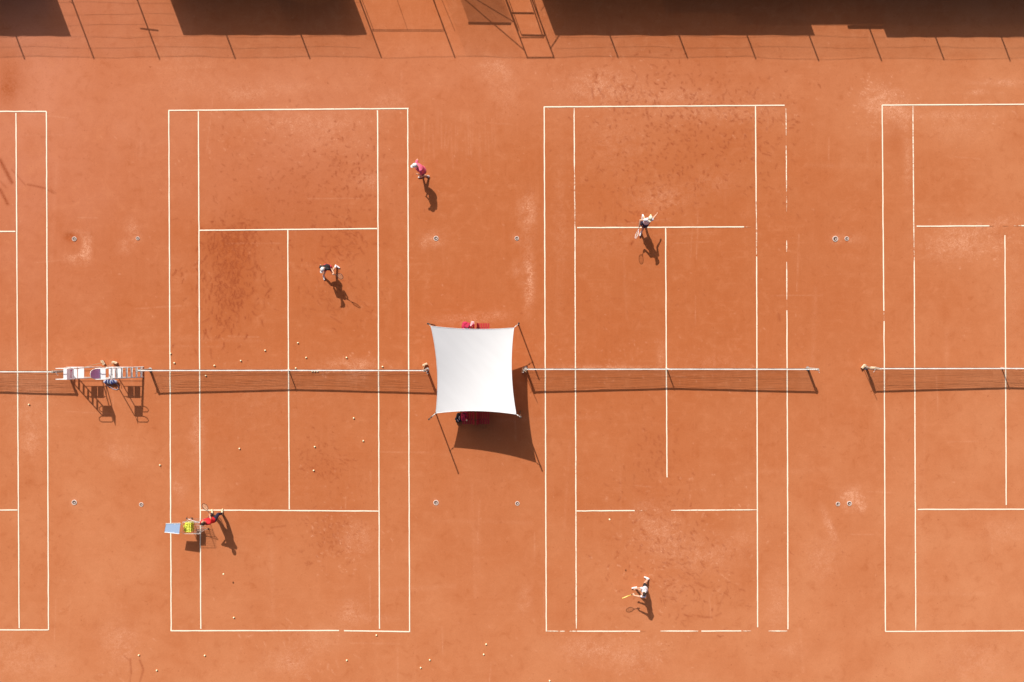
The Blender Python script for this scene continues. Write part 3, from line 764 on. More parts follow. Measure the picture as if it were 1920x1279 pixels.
# ================================================================== TENNIS BALLS
def ball_mesh(m, name):
    k = MB(); k.ball((0,0,0), .0365, seg=20, ring=12)
    o = k.build(name, m, smooth=True)
    return o
SEAM = mat('ball_seam', (.85,.83,.7), .8, .05)
proto = ball_mesh(YEL, 'tennis_ball')
k = MB(); pts = []
for i in range(40):
    a = 2*PI*i/40; A_, B_ = .75, .25
    v = Vector((A_*math.cos(a)+B_*math.cos(3*a), A_*math.sin(a)-B_*math.sin(3*a), 2*math.sqrt(A_*B_)*math.sin(2*a)))
    pts.append(v.normalized()*.0365)
k.tube(pts, .0014, 4, closed=True); seam = k.build('seam', SEAM, proto, smooth=True)
BALLS = [(320.5,663,'touching the left sideline of the second court'),(327.5,680.5,'just inside the left sideline, above the net'),
 (402.5,685.5,'above the net, right of the inner left line'),(452,676.5,'above the net, between inner left and centre lines'),
 (386.5,704.5,'just below the net beside the inner left line'),(55,758.5,'between the two side lines of the far left court'),
 (300.5,872,'left of the outer left sideline of the second court'),(449.5,841,'in the middle of the lower left service box'),
 (497.5,657,'upper left of the net centre, left of the centre service line'),(559,643,'topmost of those right of the centre service line'),
 (574.5,670.5,'a little above the net, right of the centre service line'),(555,690.5,'almost touching the net tape right of the net centre'),
 (650,670.5,'above the net near the pale scuffed patch'),(717.5,687.5,'above the net just right of the inner right line'),
 (586,696.5,'leftmost of the three in a row along the net'),(590.5,696.5,'middle one of the three in a row along the net'),(595.5,696.5,'rightmost of the three in a row along the net'),
 (663.5,784,'in the lower right service box, the highest one there'),(681.5,826.5,'near the inner right line in the lower right service box'),
 (590.5,837.5,'just above the dark scuff in the service box'),(588.5,882,'lying on the dark scuff in the service box'),
 (439,1157.5,'inside the second court just above its bottom baseline'),(261,1228,'below the baseline with a dark trail under it'),
 (294.5,1256.5,'near the bottom edge left of the second court'),(384.5,1228.5,'below the bottom baseline of the second court, near its left side'),
 (706,1190.5,'just under the bottom baseline at the inner right line'),(650.5,1237.5,'below the bottom baseline, right of its small gap'),
 (806,1237,'upper right one of the pair at the bottom between the courts'),(789,1251.5,'lower left one of the pair at the bottom between the courts'),
 (911.5,1207.5,'upper one of the two below the sail near the bottom edge'),(907,1226.5,'lower one of the two below the sail near the bottom edge'),
 (1030.5,1276,'at the very bottom edge below the left corner of the third court')]
first = True
for px, py, l in BALLS:
    loc = G(px, py, .033)
    o = proto if first else dup(proto)
    o.location = loc; o.rotation_euler = (random.uniform(0,6), random.uniform(0,6), 0)
    prop(o, 'yellow tennis ball '+l, 'tennis ball', 'tennis balls lying on the courts'); first = False
for loc, l in ((I(419,1076.5,.55), 'pale tennis ball bouncing in the air below the coach, its shadow beside it'),
               (I(1143,974,2.95), 'tennis ball flying high over the lower part of the third court'),
               (I(875,788,.72), 'tennis ball resting on the magenta bag of the lower bench')):
    o = dup(proto, loc); prop(o, l, 'tennis ball', 'tennis balls')
    if 'high' in l or 'bouncing' in l: o['group'] = 'tennis balls in flight'
    else: del o['group']

# ================================================================== BALL CART
SKYB = mat('light_blue_plastic', (.34,.45,.64), .4, .05)
# basket rim seen at h .85
c00, c11 = I(342.5,979,.84), I(376,1001,.84)
x0, x1 = c00.x, c11.x; y1_, y0_ = c00.y, c11.y
cb = Vector(((x0+x1)/2, (y0_+y1_)/2, 0))
t = thing('ball_cart', cb, 'wheeled wire ball cart with light blue tray in front of the coach', 'ball cart')
m = MB()
def ringpts(ins, z): return [(x0+ins, y0_+ins, z), (x1-ins, y0_+ins, z), (x1-ins, y1_-ins, z), (x0+ins, y1_-ins, z)]
m.tube(ringpts(0, .84), .009, 6, closed=True); m.build('basket_rim', WHITE, t)
m = MB(); zb = .48
for z in (.48,.57,.66,.75):
    ins = (.84-z)*.10; m.tube(ringpts(ins, z), .0035, 4, closed=True)
nx_ = 13
for i in range(nx_+1):
    x = x0+(x1-x0)*i/nx_
    m.tube([(x, y0_, .84), (x, y0_+.036, zb), (x, y1_-.036, zb), (x, y1_, .84)], .003, 4)
for i in range(1, 8):
    y = y0_+(y1_-y0_)*i/8
    m.tube([(x0, y, .84), (x0+.036, y, zb), (x1-.036, y, zb), (x1, y, .84)], .003, 4)
m.build('wire_basket', STEEL, t)
for sx, xx in ((-1, x0+.05), (1, x1-.05)):
    for yy, sy in ((y0_+.04,-1), (y1_-.04,1)):
        m = MB(); m.tube([(xx, yy, .84), (xx+sx*.03, yy+sy*.02, .06)], .010, 8); lg = m.build('leg', WHITE, t)
        m = MB(); m.tube([(xx+sx*.03-.0, yy+sy*.02-.012, .04), (xx+sx*.03, yy+sy*.02+.012, .04)], .038, 14); m.build('wheel', DARK, lg)
m = MB()
for z in (.22,):
    m.tube(ringpts(.02, z), .008, 6, closed=True)
    for i in range(1, 5):
        y = y0_+(y1_-y0_)*i/5; m.tube([(x0+.02, y, z), (x1-.02, y, z)], .004, 4)
m.build('lower_shelf', STEEL, t)
# tray on the left, raised on two arms
a, b_, c_, d_ = I(311.5,981.5,1.04), I(338.5,981,1.08), I(336,1001,1.08), I(308.5,998,1.04)
m = MB(); tv = [m.bm.verts.new(p) for p in (a, b_, c_, d_)]; bv = [m.bm.verts.new(p-Vector((0,0,.012))) for p in (a, b_, c_, d_)]
m._face(tv); m._face(bv[::-1])
for i in range(4): m._face([tv[i], tv[(i+1) % 4], bv[(i+1) % 4], bv[i]])
tr = m.build('tray', SKYB, t)
m = MB(); m.tube([p+Vector((0,0,.008)) for p in (a, b_, c_, d_)], .014, 6, closed=True); m.build('tray_rim', WHITE, tr)
m = MB(); m.tube([b_-Vector((.3,.06,.02)), b_+Vector((0,-.06,-.02)), Vector((x0, y1_-.08, .84))], .009, 6)
m.tube([c_-Vector((.3,-.06,.02)), c_+Vector((0,.06,-.02)), Vector((x0, y0_+.08, .84))], .009, 6); m.build('tray_arm', WHITE, t)
h0, h1 = I(350,972.5,.98), I(375,980.5,.98)
m = MB(); m.tube([(x0+.15, y1_, .84), h0, h1, (x1-.02, y1_, .84)], .012, 8); hd = m.build('push_handle', WHITE, t, smooth=True)
m = MB(); m.tube([h0+Vector((-.03,.0,0)), h0+Vector((.05,-.012,0))], .018, 8); m.tube([h0, h0+Vector((.03,.09,.02))], .012, 6); m.build('grip', DARK, hd)
# balls heaped in the left half
k = MB(); k.ball((0,0,0), .0335, seg=16, ring=10); bp_ = k.build('tennis_ball', YEL2, smooth=True)
rnd = random.Random(4); pts = []; first = True
xl = x0+.01; 
for lay in range(5):
    z = zb+.045+lay*.062; ext = .46-.012*lay
    nx2 = 5; ny2 = 6
    for i in range(nx2):
        for j in range(ny2):
            x = xl+.03+i*.069+(lay % 2)*.03; y = y0_+.075+j*.069+(lay % 2)*.03
            if y > y1_-.06: continue
            if lay >= 2 and math.hypot((x-xl-.2)/.27, (y-cb.y)/.28) > 1.0-.08*(lay-2): continue
            if lay < 3 and 0 < i < nx2-1 and 0 < j < ny2-1: continue
            pts.append((x+rnd.gauss(0,.004), y+rnd.gauss(0,.004), z+rnd.gauss(0,.005)))
for p in pts:
    o = bp_ if first else dup(bp_)
    first = False
    o.location = p
    prop(o, 'bright yellow green ball in the heap inside the wire ball cart', 'tennis ball', 'balls heaped in the ball cart')

# ================================================================== FENCE
def fence():
    Y0 = -64.0; K = 43.0; KX = 16.1
    yb = G(0, Y0).y
    def F(px, py, back=0.0):              # point of the fence plane whose shadow falls at (px, py)
        y0 = Y0-back*S
        h = (py-y0)/K
        return Vector(((px-KX*h-CX)/S, (CY-y0)/S, h))
    t = thing('fence', Vector((0, yb, 0)), 'tall wire mesh fence with hanging screens along the top, seen by its shadows', 'fence')
    tips = [(-80,110),(46,111),(176,110),(299,111),(441,110),(581,110),(715,108),(853,108),(989,109),(1039,109),(1159,108),(1289,109),(1417,110),(1535,114),(1653,114),(1770,112),(1894,114),(2010,113)]
    for px, py in tips:
        p = F(px, py); m = MB(); m.tube([(p.x, yb, 0), p], .032, 8); m.build('post', FENCEG, t)
    for z_ in (107, 89, 69, 47, 27, 5):
        if z_ != 107:
            for (wa, wb) in ((-120, 675), (1041, 2040)):
                m = MB(); nn = int((wb-wa)/38)
                m.tube([F(wa+(wb-wa)*i/nn, z_+1.6*math.sin(i*.9+z_)+.8*math.sin(i*2.3)) for i in range(nn+1)], .0048, 5); m.build('tension_wire', FENCEG, t)
            continue
        m = MB(); pts = []
        for i in range(60):
            px = -120+i*38
            pts.append(F(px, z_+1.6*math.sin(i*.9+z_)+.8*math.sin(i*2.3)+ (3 if px > 1430 else 0)))
        m.tube(pts, .0065 if z_ == 107 else .0048, 5); m.build('tension_wire', FENCEG, t)
    # chain link: crossing wires between -120 and 2050, open at the gate
    def mesh(xa, xb, top):
        m = MB(); ztop = F(0, top).z; pitch = .085
        a = F(xa, 0).x - .0; b = F(xb, 0).x
        n = int((b-a+ztop)/pitch)
        for s_ in (1, -1):
            for i in range(n):
                st = a-ztop+i*pitch if s_ == 1 else a+i*pitch
                # line x = st + s*z
                z0, z1 = 0.02, ztop
                xx0 = st+s_*z0; xx1 = st+s_*z1
                lo, hi = a, b
                if s_ == 1:
                    if xx0 < lo: z0 += lo-xx0; xx0 = lo
                    if xx1 > hi: z1 -= xx1-hi; xx1 = hi
                else:
                    if xx0 > hi: z0 += xx0-hi; xx0 = hi
                    if xx1 < lo: z1 -= lo-xx1; xx1 = lo
                if z1-z0 < .03: continue
                m.tube([(xx0, yb+.004*s_, z0), (xx1, yb+.004*s_, z1)], .0019, 3, cap=False)
        m.build('wire_mesh', FENCEG, t)
    mesh(-120, 675, 107); mesh(835, 940, 107); mesh(995, 2040, 107)
    # hanging wind screens
    def screen_mat(name, opening, col):
        m = bpy.data.materials.new(name); m.use_nodes = True; nt = m.node_tree
        b = nt.nodes['Principled BSDF']; b.inputs['Base Color'].default_value = (*col, 1); b.inputs['Roughness'].default_value = .9
        tr = nt.nodes.new('ShaderNodeBsdfTransparent'); mx = nt.nodes.new('ShaderNodeMixShader')
        n = nt.nodes.new('ShaderNodeTexNoise'); n.inputs['Scale'].default_value = 3
        mr = nt.nodes.new('ShaderNodeMapRange'); mr.inputs['To Min'].default_value = opening*.8; mr.inputs['To Max'].default_value = opening*1.2
        nt.links.new(n.outputs['Fac'], mr.inputs['Value']); nt.links.new(mr.outputs[0], mx.inputs[0])
        nt.links.new(b.outputs[0], mx.inputs[1]); nt.links.new(tr.outputs[0], mx.inputs[2])
        nt.links.new(mx.outputs[0], nt.nodes['Material Output'].inputs['Surface'])
        return m
    SA = screen_mat('green_shade_net', .17, (.05,.08,.03))
    SB = screen_mat('brown_shade_net', .14, (.05,.05,.03))
    SD = screen_mat('dense_shade_net', .06, (.04,.04,.03))
    SL = screen_mat('thin_shade_net', .72, (.05,.06,.03))
    def screen(xa, xb, ytop, m, back=.03, name='windscreen', left=0, zlow=.05, sag=.8, low=None):
        k = MB(); n = 40; top = []; bot = []
        for i in range(n+1):
            px = xa+(xb-xa)*i/n
            p = F(px, ytop+sag*math.sin(i*.9)*abs(math.sin(i*.31)), back)
            q = Vector((p.x, p.y, zlow))
            if low: q = F(px-KX/K*(ytop-low(px)), low(px), back)
            top.append(p); bot.append(q)
        for off in (0, .004):
            T = [k.bm.verts.new(p+Vector((0,off,0))) for p in top]; B = [k.bm.verts.new(p+Vector((0,off,0))) for p in bot]
            for i in range(n): k._face([T[i], T[i+1], B[i+1], B[i]])
            if off == 0: T0, B0 = T, B
        for i in range(n):
            k._face([T0[i], T0[i+1], T[i+1], T[i]]); k._face([B0[i], B0[i+1], B[i+1], B[i]])
        k.build(name, m, t)
    screen(-120, 133, 68, SB)
    screen(344, 688, 66, SA)
    screen(545, 688, 64, SB, .10, low=lambda x: 10-26*((x-606)/62)**2)
    screen(1041, 1528, 66.5, SA)
    screen(1250, 1400, 24, SB, .10)
    screen(1385, 2040, 46.5, SD, .12, sag=.3)
    screen(1663, 2040, 70, SB, .06)
    screen(880, 962, 44, SL, .05)
    # bars whose shadows cross the clay
    def bar(a, b, r=.016, back=0.0):
        r *= 1.35
        m = MB(); m.tube([F(*a, back), F(*b, back)], r, 6); m.build('frame_bar', FENCEG, t)
    for a, b, r in (((672,-5),(697,58),.012),((677,-5),(701,58),.010),((697,56),(831,56),.009),((698,58.6),(832,58.6),.008),((743,-5),(764.5,57),.007),
                    ((812,-5),(833,58),.014),((825,-8),(853,58),.008),
                    ((263,53.5),(297,57.5),.022),((878,43.5),(958,44.5),.034),((868,-4),(984,95),.016),((888,-4),(965,42),.014),
                    ((948,-5),(972,58),.018),((952,-5),(978,66),.012),((960,24.5),(1001,25),.026),((978,66),(1021,67),.026),((976,70.5),(1020,70.5),.014),
                    ((989,108),(1039,108),.020),((993,-5),(1017,66),.020),((1000,-5),(1021,66),.012),
                    ((1050,64),(1032,91),.016),((1098,-4),(1050,64),.016),((1014,20),(1036,-10),.008),
                    ((1590,51),(1663,51),.045),((1594,47.5),(1655,48),.012),((130,2),(138,8),.01)):
        bar(a, b, r)
fence()

# ================================================================== PEOPLE
def ik(a, c, l1, l2, hint):
    a, c = Vector(a), Vector(c); d = c-a; D = d.length
    if D > (l1+l2)*.985: c = a+d.normalized()*(l1+l2)*.985; d = c-a; D = d.length
    x = (l1*l1-l2*l2+D*D)/(2*D); h = math.sqrt(max(l1*l1-x*x, 1e-5))
    n = d.normalized(); hv = Vector(hint); hv = (hv-n*hv.dot(n))
    hv = hv.normalized() if hv.length > 1e-4 else Vector((0,0,1))
    return a+n*x+hv*h, c
def lerp(a, b, f): return a+(b-a)*f
def person(loc, label, pelvis, neck, head, face, side, feet, toes, hands, elbow_hint, grips, skin, shirt, shorts, shoe,
           hair=None, hairlen=0, cap=None, scale=1.0, sleeve=.55, leg_cover=.55, skirt=False, socks=None, trim=None, chest_mark=None, long_legs=False, bulk=1.0):
    """side = unit vector towards the figure's left; feet/toes/hands ordered (left, right)"""
    t = thing('person', loc, label, 'person')
    s = scale; face = Vector(face).normalized(); side = Vector(side).normalized()
    up = (neck-pelvis).normalized()
    side = (side-up*side.dot(up)).normalized(); fwd = side.cross(up); 
    hips = [pelvis+side*.095*s, pelvis-side*.095*s]
    sh = [neck+side*.175*s-up*.055*s, neck-side*.175*s-up*.055*s]
    TR = Matrix((side, fwd, up)).transposed()
    knees, ankles, elbows, wrists = [], [], [], []
    for i in range(2):
        hint = fwd if fwd.dot(Vector(toes[i])) > -.2 else Vector(toes[i])
        kn, an = ik(hips[i], Vector(feet[i])+Vector((0,0,.085*s)), .43*s, .42*s, Vector(hint)+Vector((0,0,.1)))
        knees.append(kn); ankles.append(an)
        el, wr = ik(sh[i], hands[i], .285*s, .25*s, elbow_hint[i])
        elbows.append(el); wrists.append(wr)
    def torso(mb, gx, gy, f0, f1):
        key = ((0,.150,.105),(.14,.140,.100),(.32,.124,.092),(.48,.134,.099),(.64,.152,.107),(.80,.160,.098),(.90,.120,.080))
        N_ = 14
        for q in range(N_+1):
            f = f0+(f1-f0)*q/N_
            for (a0, ax, ay), (a1, bx_, by_) in zip(key, key[1:]):
                if a0 <= f <= a1:
                    k_ = (f-a0)/(a1-a0); rx, ry = ax+(bx_-ax)*k_, ay+(by_-ay)*k_
            mb.ball(lerp(pelvis, neck, f), (rx*s*gx, ry*s*gy, .07*s), TR, 20, 10)
    b = MB()
    # torso
    torso(b, 1, 1, 0, .86)
    b.ball(pelvis, (.150*s,.105*s,.11*s), TR)
    b.cap(sh[0], .052*s, sh[1], .052*s)
    b.cap(neck-up*.03*s, .060*s, lerp(neck, head, .6), .052*s)
    # head
    fx = face; hu = ((head-neck).normalized()*.5+Vector((0,0,1))*.5+Vector((0,0,.3))).normalized(); fx = (fx-hu*fx.dot(hu)).normalized(); hs = hu.cross(fx)
    HR = Matrix((hs, fx, hu)).transposed()
    b.ball(head+hu*.015*s, (.075*s,.093*s,.100*s), HR, 24, 16)
    b.ball(head+fx*.030*s-hu*.055*s, (.052*s,.055*s,.058*s), HR, 20, 12)
    b.cap(head+fx*.088*s+hu*.008*s, .009*s, head+fx*.106*s-hu*.022*s, .014*s, 8)
    b.ball(head+fx*.083*s-hu*.058*s, (.024*s,.010*s,.009*s), HR, 10, 8)
    for k in (-1, 1): b.ball(head+hs*.077*s*k-hu*.008*s-fx*.008*s, (.010*s,.020*s,.032*s), HR, 10, 8)
    for i in range(2):
        # legs
        b.cap(hips[i], .088*s, lerp(hips[i], knees[i], .55), .070*s); b.cap(lerp(hips[i], knees[i], .5), .072*s, knees[i], .053*s)
        calf = lerp(knees[i], ankles[i], .3)-(Vector(toes[i]).normalized()*.015)
        b.cap(knees[i], .052*s, calf, .056*s); b.cap(calf, .056*s, ankles[i], .036*s)
        td = Vector(toes[i]).normalized()
        b.cap(ankles[i]-Vector((0,0,.045*s)), .032*s, ankles[i]+td*.15*s-Vector((0,0,.055*s)), .026*s)
        # arms
        b.cap(sh[i], .055*s, elbows[i], .040*s); b.cap(elbows[i], .040*s, lerp(elbows[i], wrists[i], .35), .040*s); b.cap(lerp(elbows[i], wrists[i], .3), .040*s, wrists[i], .026*s)
        # hand
        fd = (wrists[i]-elbows[i]).normalized()
        if grips[i] is not None:
            ga = Vector(grips[i]).normalized()
            nrm = fd.cross(ga).normalized(); fd2 = ga.cross(nrm).normalized()
            if fd2.dot(fd) < 0: fd2 = -fd2
            if nrm.length < .1: nrm = Vector((0,0,1))
            palm = wrists[i]+fd2*.045*s
            ctr = wrists[i]+fd2*.075*s                       # grip axis
            for k in range(4):
                off = ga*(.033-.022*k)*s
                b.cap(wrists[i]+fd2*.01*s+ga*(.015-.01*k)*s, .016*s, palm+off+nrm*.022*s, .014*s, 8)
                R_ = .026*s; pr = None
                for q in range(6):
                    a_ = math.radians(100-q*46)
                    pt = ctr+off+fd2*(R_*math.cos(a_))+nrm*(R_*math.sin(a_))
                    if pr is not None: b.cap(pr, (.0095-.0006*q)*s, pt, (.0090-.0006*q)*s, 8)
                    pr = pt
                b.cap(palm+off+nrm*.022*s, .013*s, ctr+off+nrm*.026*s, .010*s, 8)
            b.cap(wrists[i]+fd2*.02*s+ga*.02*s, .015*s, ctr+ga*.052*s-nrm*.012*s, .011*s, 8)
            b.cap(ctr+ga*.052*s-nrm*.012*s, .011*s, ctr+ga*.045*s-nrm*.026*s+fd2*.02*s, .009*s, 8)
            grips[i] = (ctr, ga)
        else:
            pn = fd.cross(Vector((0,0,1)) if abs(fd.z) < .9 else fwd).normalized(); wv = fd.cross(pn).normalized()
            pc = wrists[i]+fd*.05*s
            for k in range(4):
                o_ = wv*(.030-.020*k)*s
                b.cap(wrists[i]+fd*.005+o_*.4, .016*s, pc+o_+fd*.025*s, .013*s, 8)
                ln = (.068,.078,.072,.056)[k]*s
                p0 = pc+o_+fd*.028*s; p1 = p0+(fd+wv*.10*(1.5-k)-pn*.25).normalized()*ln*.5; p2 = p1+(fd-pn*.9).normalized()*ln*.5
                b.cap(p0, .0095*s, p1, .0088*s, 8); b.cap(p1, .0088*s, p2, .0075*s, 8)
            tb = wrists[i]+fd*.02*s+wv*.022*s; t1 = tb+(fd*.7+wv*.9-pn*.2).normalized()*.04*s
            b.cap(tb, .014*s, t1, .011*s, 8); b.cap(t1, .011*s, t1+(fd-pn*.3).normalized()*.032*s, .009*s, 8)
    body = voxel(b, 'body', [skin, mat('eye_dark', (.03,.02,.02), .3), mat('lips', (.45,.14,.11), .5)], t, .0065, 3)
    base = Vector(loc)
    for p in body.data.polygons:
        c = p.center+base-head
        u, v, w_ = c.dot(hs)/s, c.dot(fx)/s, c.dot(hu)/s
        if v > .05 and abs(w_-.033) < .004 and .016 < abs(u) < .045: p.material_index = 1
        elif v > .07 and abs(w_+.058) < .008 and abs(u) < .024: p.material_index = 2
    # eyeballs and brows
    e = MB()
    for k in (-1, 1): e.ball(head+fx*.0765*s+hs*.031*s*k+hu*.012*s, .0115*s, seg=12, ring=8)
    e.build('eyes', mat('eye_white', (.7,.68,.65), .3), body, smooth=True)
    e = MB()
    for k in (-1, 1): e.ball(head+fx*.0855*s+hs*.031*s*k+hu*.012*s, .0045*s, seg=10, ring=6)
    e.build('irises', mat('eye_dark', (.03,.02,.02), .3), body, smooth=True)
    # shirt
    c = MB(); g = 1.12*bulk
    torso(c, g*1.02, g*1.05, .06, .86)
    c.cap(sh[0], .062*s, sh[1], .062*s)
    for i in range(2): c.cap(sh[i], .066*s, lerp(sh[i], elbows[i], sleeve), .055*s)
    st = voxel(c, 'shirt', shirt, t, .010, 3)
    if trim is not None:
        k = MB(); k.ball(lerp(pelvis, neck, .06), (.158*s*g,.118*s*g,.045*s), TR); voxel(k, 'hem_band', trim, st, .010, 2)
    if chest_mark is not None:
        k = MB(); k.ball(lerp(pelvis, neck, .80)-fwd*.092*s, (.055*s,.028*s,.050*s), TR); voxel(k, 'back_print', chest_mark, st, .008, 2)
    # shorts or skirt
    c = MB(); c.ball(pelvis, (.162*s,.120*s,.115*s), TR)
    if skirt:
        for k in range(30):
            a_ = 2*PI*k/30; dr = side*math.cos(a_)+fwd*math.sin(a_)
            c.cap(pelvis+dr*.085*s, .055*s, pelvis-up*.22*s+dr*(.180+.008*(k % 3))*s, .021*s, 8)
        c.cap(pelvis, .12*s, pelvis-up*.14*s, .13*s)
    for i in range(2):
        if long_legs:
            c.cap(hips[i], .104*s, knees[i], .070*s); c.cap(knees[i], .070*s, ankles[i]+Vector((0,0,.02)), .052*s)
        else: c.cap(hips[i], .104*s, lerp(hips[i], knees[i], leg_cover if not skirt else .2), .088*s)
    voxel(c, 'trousers' if long_legs else ('skirt' if skirt else 'shorts'), shorts, t, .010, 3)
    for i in range(2):
        td = Vector(toes[i]).normalized(); a_ = ankles[i]
        c = MB(); c.cap(a_-Vector((0,0,.040*s))-td*.035*s, .045*s, a_+td*.07*s-Vector((0,0,.048*s)), .042*s); c.cap(a_+td*.06*s-Vector((0,0,.05*s)), .044*s, a_+td*.165*s-Vector((0,0,.055*s)), .034*s)
        c.cap(a_-Vector((0,0,.02)), .045*s, a_+Vector((0,0,.005)), .044*s)
        voxel(c, 'shoe', shoe, t, .009, 2)
        if socks is not None:
            c = MB(); c.cap(a_, .046*s, lerp(a_, knees[i], .28), .050*s); voxel(c, 'sock', socks, t, .009, 2)
    if hair is not None:
        c = MB(); c.ball(head+hu*.030*s-fx*.020*s, (.083*s,.092*s,.095*s), HR, 22, 14); c.ball(head-hu*.02*s-fx*.045*s, (.072*s,.062*s,.080*s), HR, 18, 12)
        if hairlen:
            p0 = head-fx*.10*s+hu*.03*s; p1 = p0-fx*.06*s-Vector((0,0,.09*s)); p2 = p1-fx*.02*s-Vector((0,0,hairlen))
            c.cap(p0, .034*s, p1, .040*s); c.cap(p1, .040*s, p2, .016*s)
        voxel(c, 'hair', hair, t, .009, 2)
    if cap is not None:
        c = MB(); c.ball(head+hu*.042*s-fx*.008*s, (.094*s,.110*s,.094*s), HR, 24, 14)
        c.ball(head+hu*.030*s+fx*.115*s, (.070*s,.075*s,.012*s), HR, 20, 10)
        voxel(c, 'cap', cap, t, .008, 2)
    return t, grips

def racket(ctr, axis, normal, label, frame_m, s=1.0):
    """ctr: where the hand holds the grip"""
    a = Vector(axis).normalized(); n = Vector(normal); n = (n-a*n.dot(a)).normalized(); w = a.cross(n)
    t = thing('tennis_racket', Vector(ctr), label, 'tennis racket', 'rackets held by the players')
    c = Vector(ctr); 
    m = MB(); m.tube([c-a*.085, c+a*.12], .0155, 8); m.build('grip', mat('grip_tape', (.06,.055,.05), .8), t)
    hc = c+a*(.12+.12+.165)
    pts = [hc+a*(.172*math.cos(q))+w*(.128*math.sin(q)) for q in [2*PI*k/32 for k in range(32)]]
    m = MB(); m.tube(pts, .0105, 6, closed=True)
    y = c+a*.12
    m.tube([y, y+a*.03, hc-a*.150+w*.055], .010, 6); m.tube([y, y+a*.03, hc-a*.150-w*.055], .010, 6)
    m.build('frame', frame_m, t, smooth=True)
    m = MB()
    for k in range(-6, 7):
        x = k*.0185; L_ = .172*math.sqrt(max(0, 1-(x/.128)**2)); m.tube([hc+w*x-a*L_, hc+w*x+a*L_], .0012, 3)
    for k in range(-8, 9):
        x = k*.0195; L_ = .128*math.sqrt(max(0, 1-(x/.172)**2)); m.tube([hc+a*x-w*L_, hc+a*x+w*L_], .0012, 3)
    m.build('strings', mat('racket_strings', (.75,.70,.5), .6), t)
    return t

SK1 = mat('light_skin', (.72,.42,.28), .55, .05); SK2 = mat('tanned_skin', (.55,.28,.17), .55, .05)
SHR = mat('red_shirt', (.70,.02,.03), .8, .12); SHP = mat('raspberry_shirt', (.80,.13,.22), .8, .12)
SHK = mat('black_shirt', (.02,.02,.025), .8, .1); SHW = mat('white_shirt', (.82,.80,.86), .8, .06)
NAVY = mat('navy_cloth', (.02,.022,.06), .8, .1); WSH = mat('white_shoe', (.86,.83,.82), .6, .05)
YSH = mat('pale_yellow_shoe', (.86,.78,.50), .6, .05); WCAP = mat('white_cap_cloth', (.84,.82,.80), .8, .05)
BRH = mat('dark_brown_hair', (.035,.020,.014), .7, .2, 60); BLH = mat('blond_hair', (.78,.62,.32), .7, .15, 60)
CRM = mat('cream_cap_cloth', (.88,.80,.58), .8, .05); RSH = mat('red_shorts', (.62,.05,.08), .8, .1)
BLT = mat('pale_blue_trim', (.60,.62,.85), .8, .05); FRD = mat('dark_racket_frame', (.04,.03,.035), .35)
FRY = mat('yellow_racket_frame', (.85,.68,.10), .35); PNK = mat('pink_sleeve', (.85,.40,.48), .8)

# coach by the ball cart, facing up the picture, racket low in front, other hand on the hip
loc = G(408, 963)
t, g = person(loc, 'coach in red shirt and navy trousers standing beside the ball cart',
   G(414,965,.93), G(411,964,1.46), G(411.5,962.5,1.66), (-.35,1,-.1), (-1,.15,0),
   [G(399,963,0), G(417,962,0)], [(-.1,1,0), (.1,1,0)],
   [G(406,967.5,1.05), G(408.5,952.5,.88)], [(-1,-.6,0), (.8,-.5,-.4)], [None, (-.60,.80,-.1)],
   SK2, SHR, NAVY, YSH, hair=BRH, long_legs=True, chest_mark=mat('white_print', (.85,.80,.80), .8), sleeve=.5, scale=1.05, bulk=1.15)
ctr, ga = g[1]
racket(ctr, ga, (.9,.6,.35), 'dark tennis racket held low by the coach in red', FRD)

# walker in pink, leaning and facing left
loc = G(797, 328)
t, g = person(loc, 'person in raspberry shirt and white cap walking right of the second court',
   G(797.5,327.5,.86), G(790.5,327,1.33), G(786.5,326.2,1.49), (-1,-.3,-.35), (.62,-.78,0),
   [G(792,331,0), G(802.5,331,0)], [(-1,-.3,0), (-1,.3,0)],
   [G(789,335.5,.88), G(785,321,1.0)], [(.6,-.9,-.3), (.2,1,-.5)], [None, None],
   SK1, SHP, NAVY, WSH, hair=BRH, cap=WCAP, scale=1.05, bulk=1.28, sleeve=.75, leg_cover=.5)

# player of the second court, crouching wide, facing down left
loc = G(620, 510)
t, g = person(loc, 'player in white cap, black shirt and red shorts crouching in the second court',
   G(622.5,503,.72), G(620.8,508.5,1.20), G(620.4,511,1.37), (-.5,-1,-.3), (1,-.25,0),
   [G(631,499,0), G(607.5,518,0)], [(.9,-.55,0), (.15,-1,0)],
   [G(636,515.5,.98), G(617,510,.92)], [(.1,.3,-1), (-.1,.2,-1)], [(.86,-.25,.42), None],
   SK1, SHK, RSH, WSH, hair=BRH, cap=WCAP, scale=.97, socks=SHW)
ctr, ga = g[0]
racket(ctr, ga, Vector(ga).cross(SUNV)+SUNV*.35, 'tennis racket held out by the player in black shirt', FRD)

# player at the upper service line of the third court, facing down, running
loc = G(1203.5, 424)
t, g = person(loc, 'player in white top and dark skirt with cream cap running, racket low behind',
   G(1204,423.5,.88), G(1205.5,421.5,1.38), G(1206.2,420.8,1.58), (-.2,-1,-.15), (1,.1,0),
   [G(1203.5,404,.03), G(1201.5,437,0)], [(-.1,-1,0), (-.35,-1,0)],
   [G(1221.5,410.5,1.0), G(1191,430,1.0)], [(.2,.2,-1), (-.5,.5,-.5)], [None, (-.40,-1.3,.0)],
   SK1, SHW, NAVY, WSH, hair=BLH, hairlen=.1, cap=CRM, scale=.97, skirt=True, trim=BLT, sleeve=.15, socks=SHW)
ctr, ga = g[1]
racket(ctr, ga, (-.65,1,.28), 'white tennis racket held low by the running player in dark skirt', mat('white_racket_frame', (.8,.78,.85), .35))

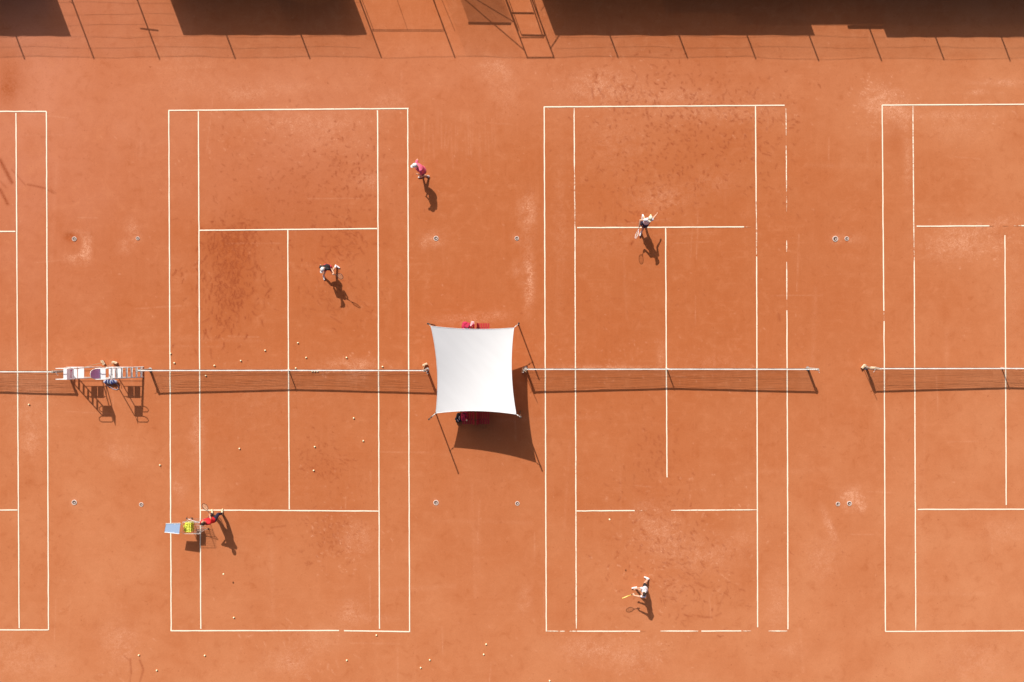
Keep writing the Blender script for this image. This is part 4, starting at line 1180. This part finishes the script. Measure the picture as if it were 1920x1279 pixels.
# player at the bottom of the third court, lunging left
loc = G(1200, 1093)
t, g = person(loc, 'dark haired player in white top and black shorts lunging left near the bottom baseline',
   G(1203,1091.5,.86), G(1196.5,1091,1.38), G(1194,1090.3,1.56), (-1,-.15,-.25), (.15,-1,0),
   [G(1191,1101,0), G(1214.5,1084,0)], [(-1,-.2,0), (-1,.4,0)],
   [G(1179.5,1101.5,.98), G(1184,1091.5,.88)], [(.4,-.6,-.5), (.5,.5,-.6)], [(-1,-.55,-.35), None],
   SK1, SHW, SHK, WSH, hair=BRH, hairlen=.16, scale=.98, sleeve=.6, leg_cover=.45, socks=SHW)
ctr, ga = g[0]
racket(ctr, ga, (.35,-1,.30), 'yellow framed tennis racket swung by the player in white top', FRY)

# ================================================================== LIGHT, SKY, CAMERA
sun = bpy.data.lights.new('sun', 'SUN'); sun.energy = 4.6; sun.angle = math.radians(.53); sun.color = (1.0, .955, .88)
so = bpy.data.objects.new('sun', sun); COL.objects.link(so)
so.rotation_euler = SUNV.to_track_quat('-Z', 'Y').to_euler()
elev = math.asin(-SUNV.z)
w = bpy.data.worlds.new('World'); SC.world = w; w.use_nodes = True
nt = w.node_tree; bg = nt.nodes['Background']; sky = nt.nodes.new('ShaderNodeTexSky'); sky.sky_type = 'NISHITA'; sky.sun_disc = False
sky.sun_elevation = elev; sky.air_density = .7; sky.dust_density = 4.0; sky.ozone_density = .3
to_sun = -SUNV
sky.sun_rotation = math.atan2(to_sun.x, to_sun.y)
nt.links.new(sky.outputs[0], bg.inputs[0]); bg.inputs[1].default_value = .085
cam = bpy.data.cameras.new('camera'); co = bpy.data.objects.new('camera', cam); COL.objects.link(co)
co.location = (0, 0, HC); co.rotation_euler = (0, 0, 0)
cam.sensor_width = 36; cam.lens = 36*HC/(1920/S); cam.clip_end = 2000; cam.clip_start = .1
SC.camera = co
SC.view_settings.view_transform = 'Standard'; SC.view_settings.look = 'None'; SC.view_settings.gamma = 1
SC.view_settings.exposure = -0.05
SC.render.engine = 'CYCLES'
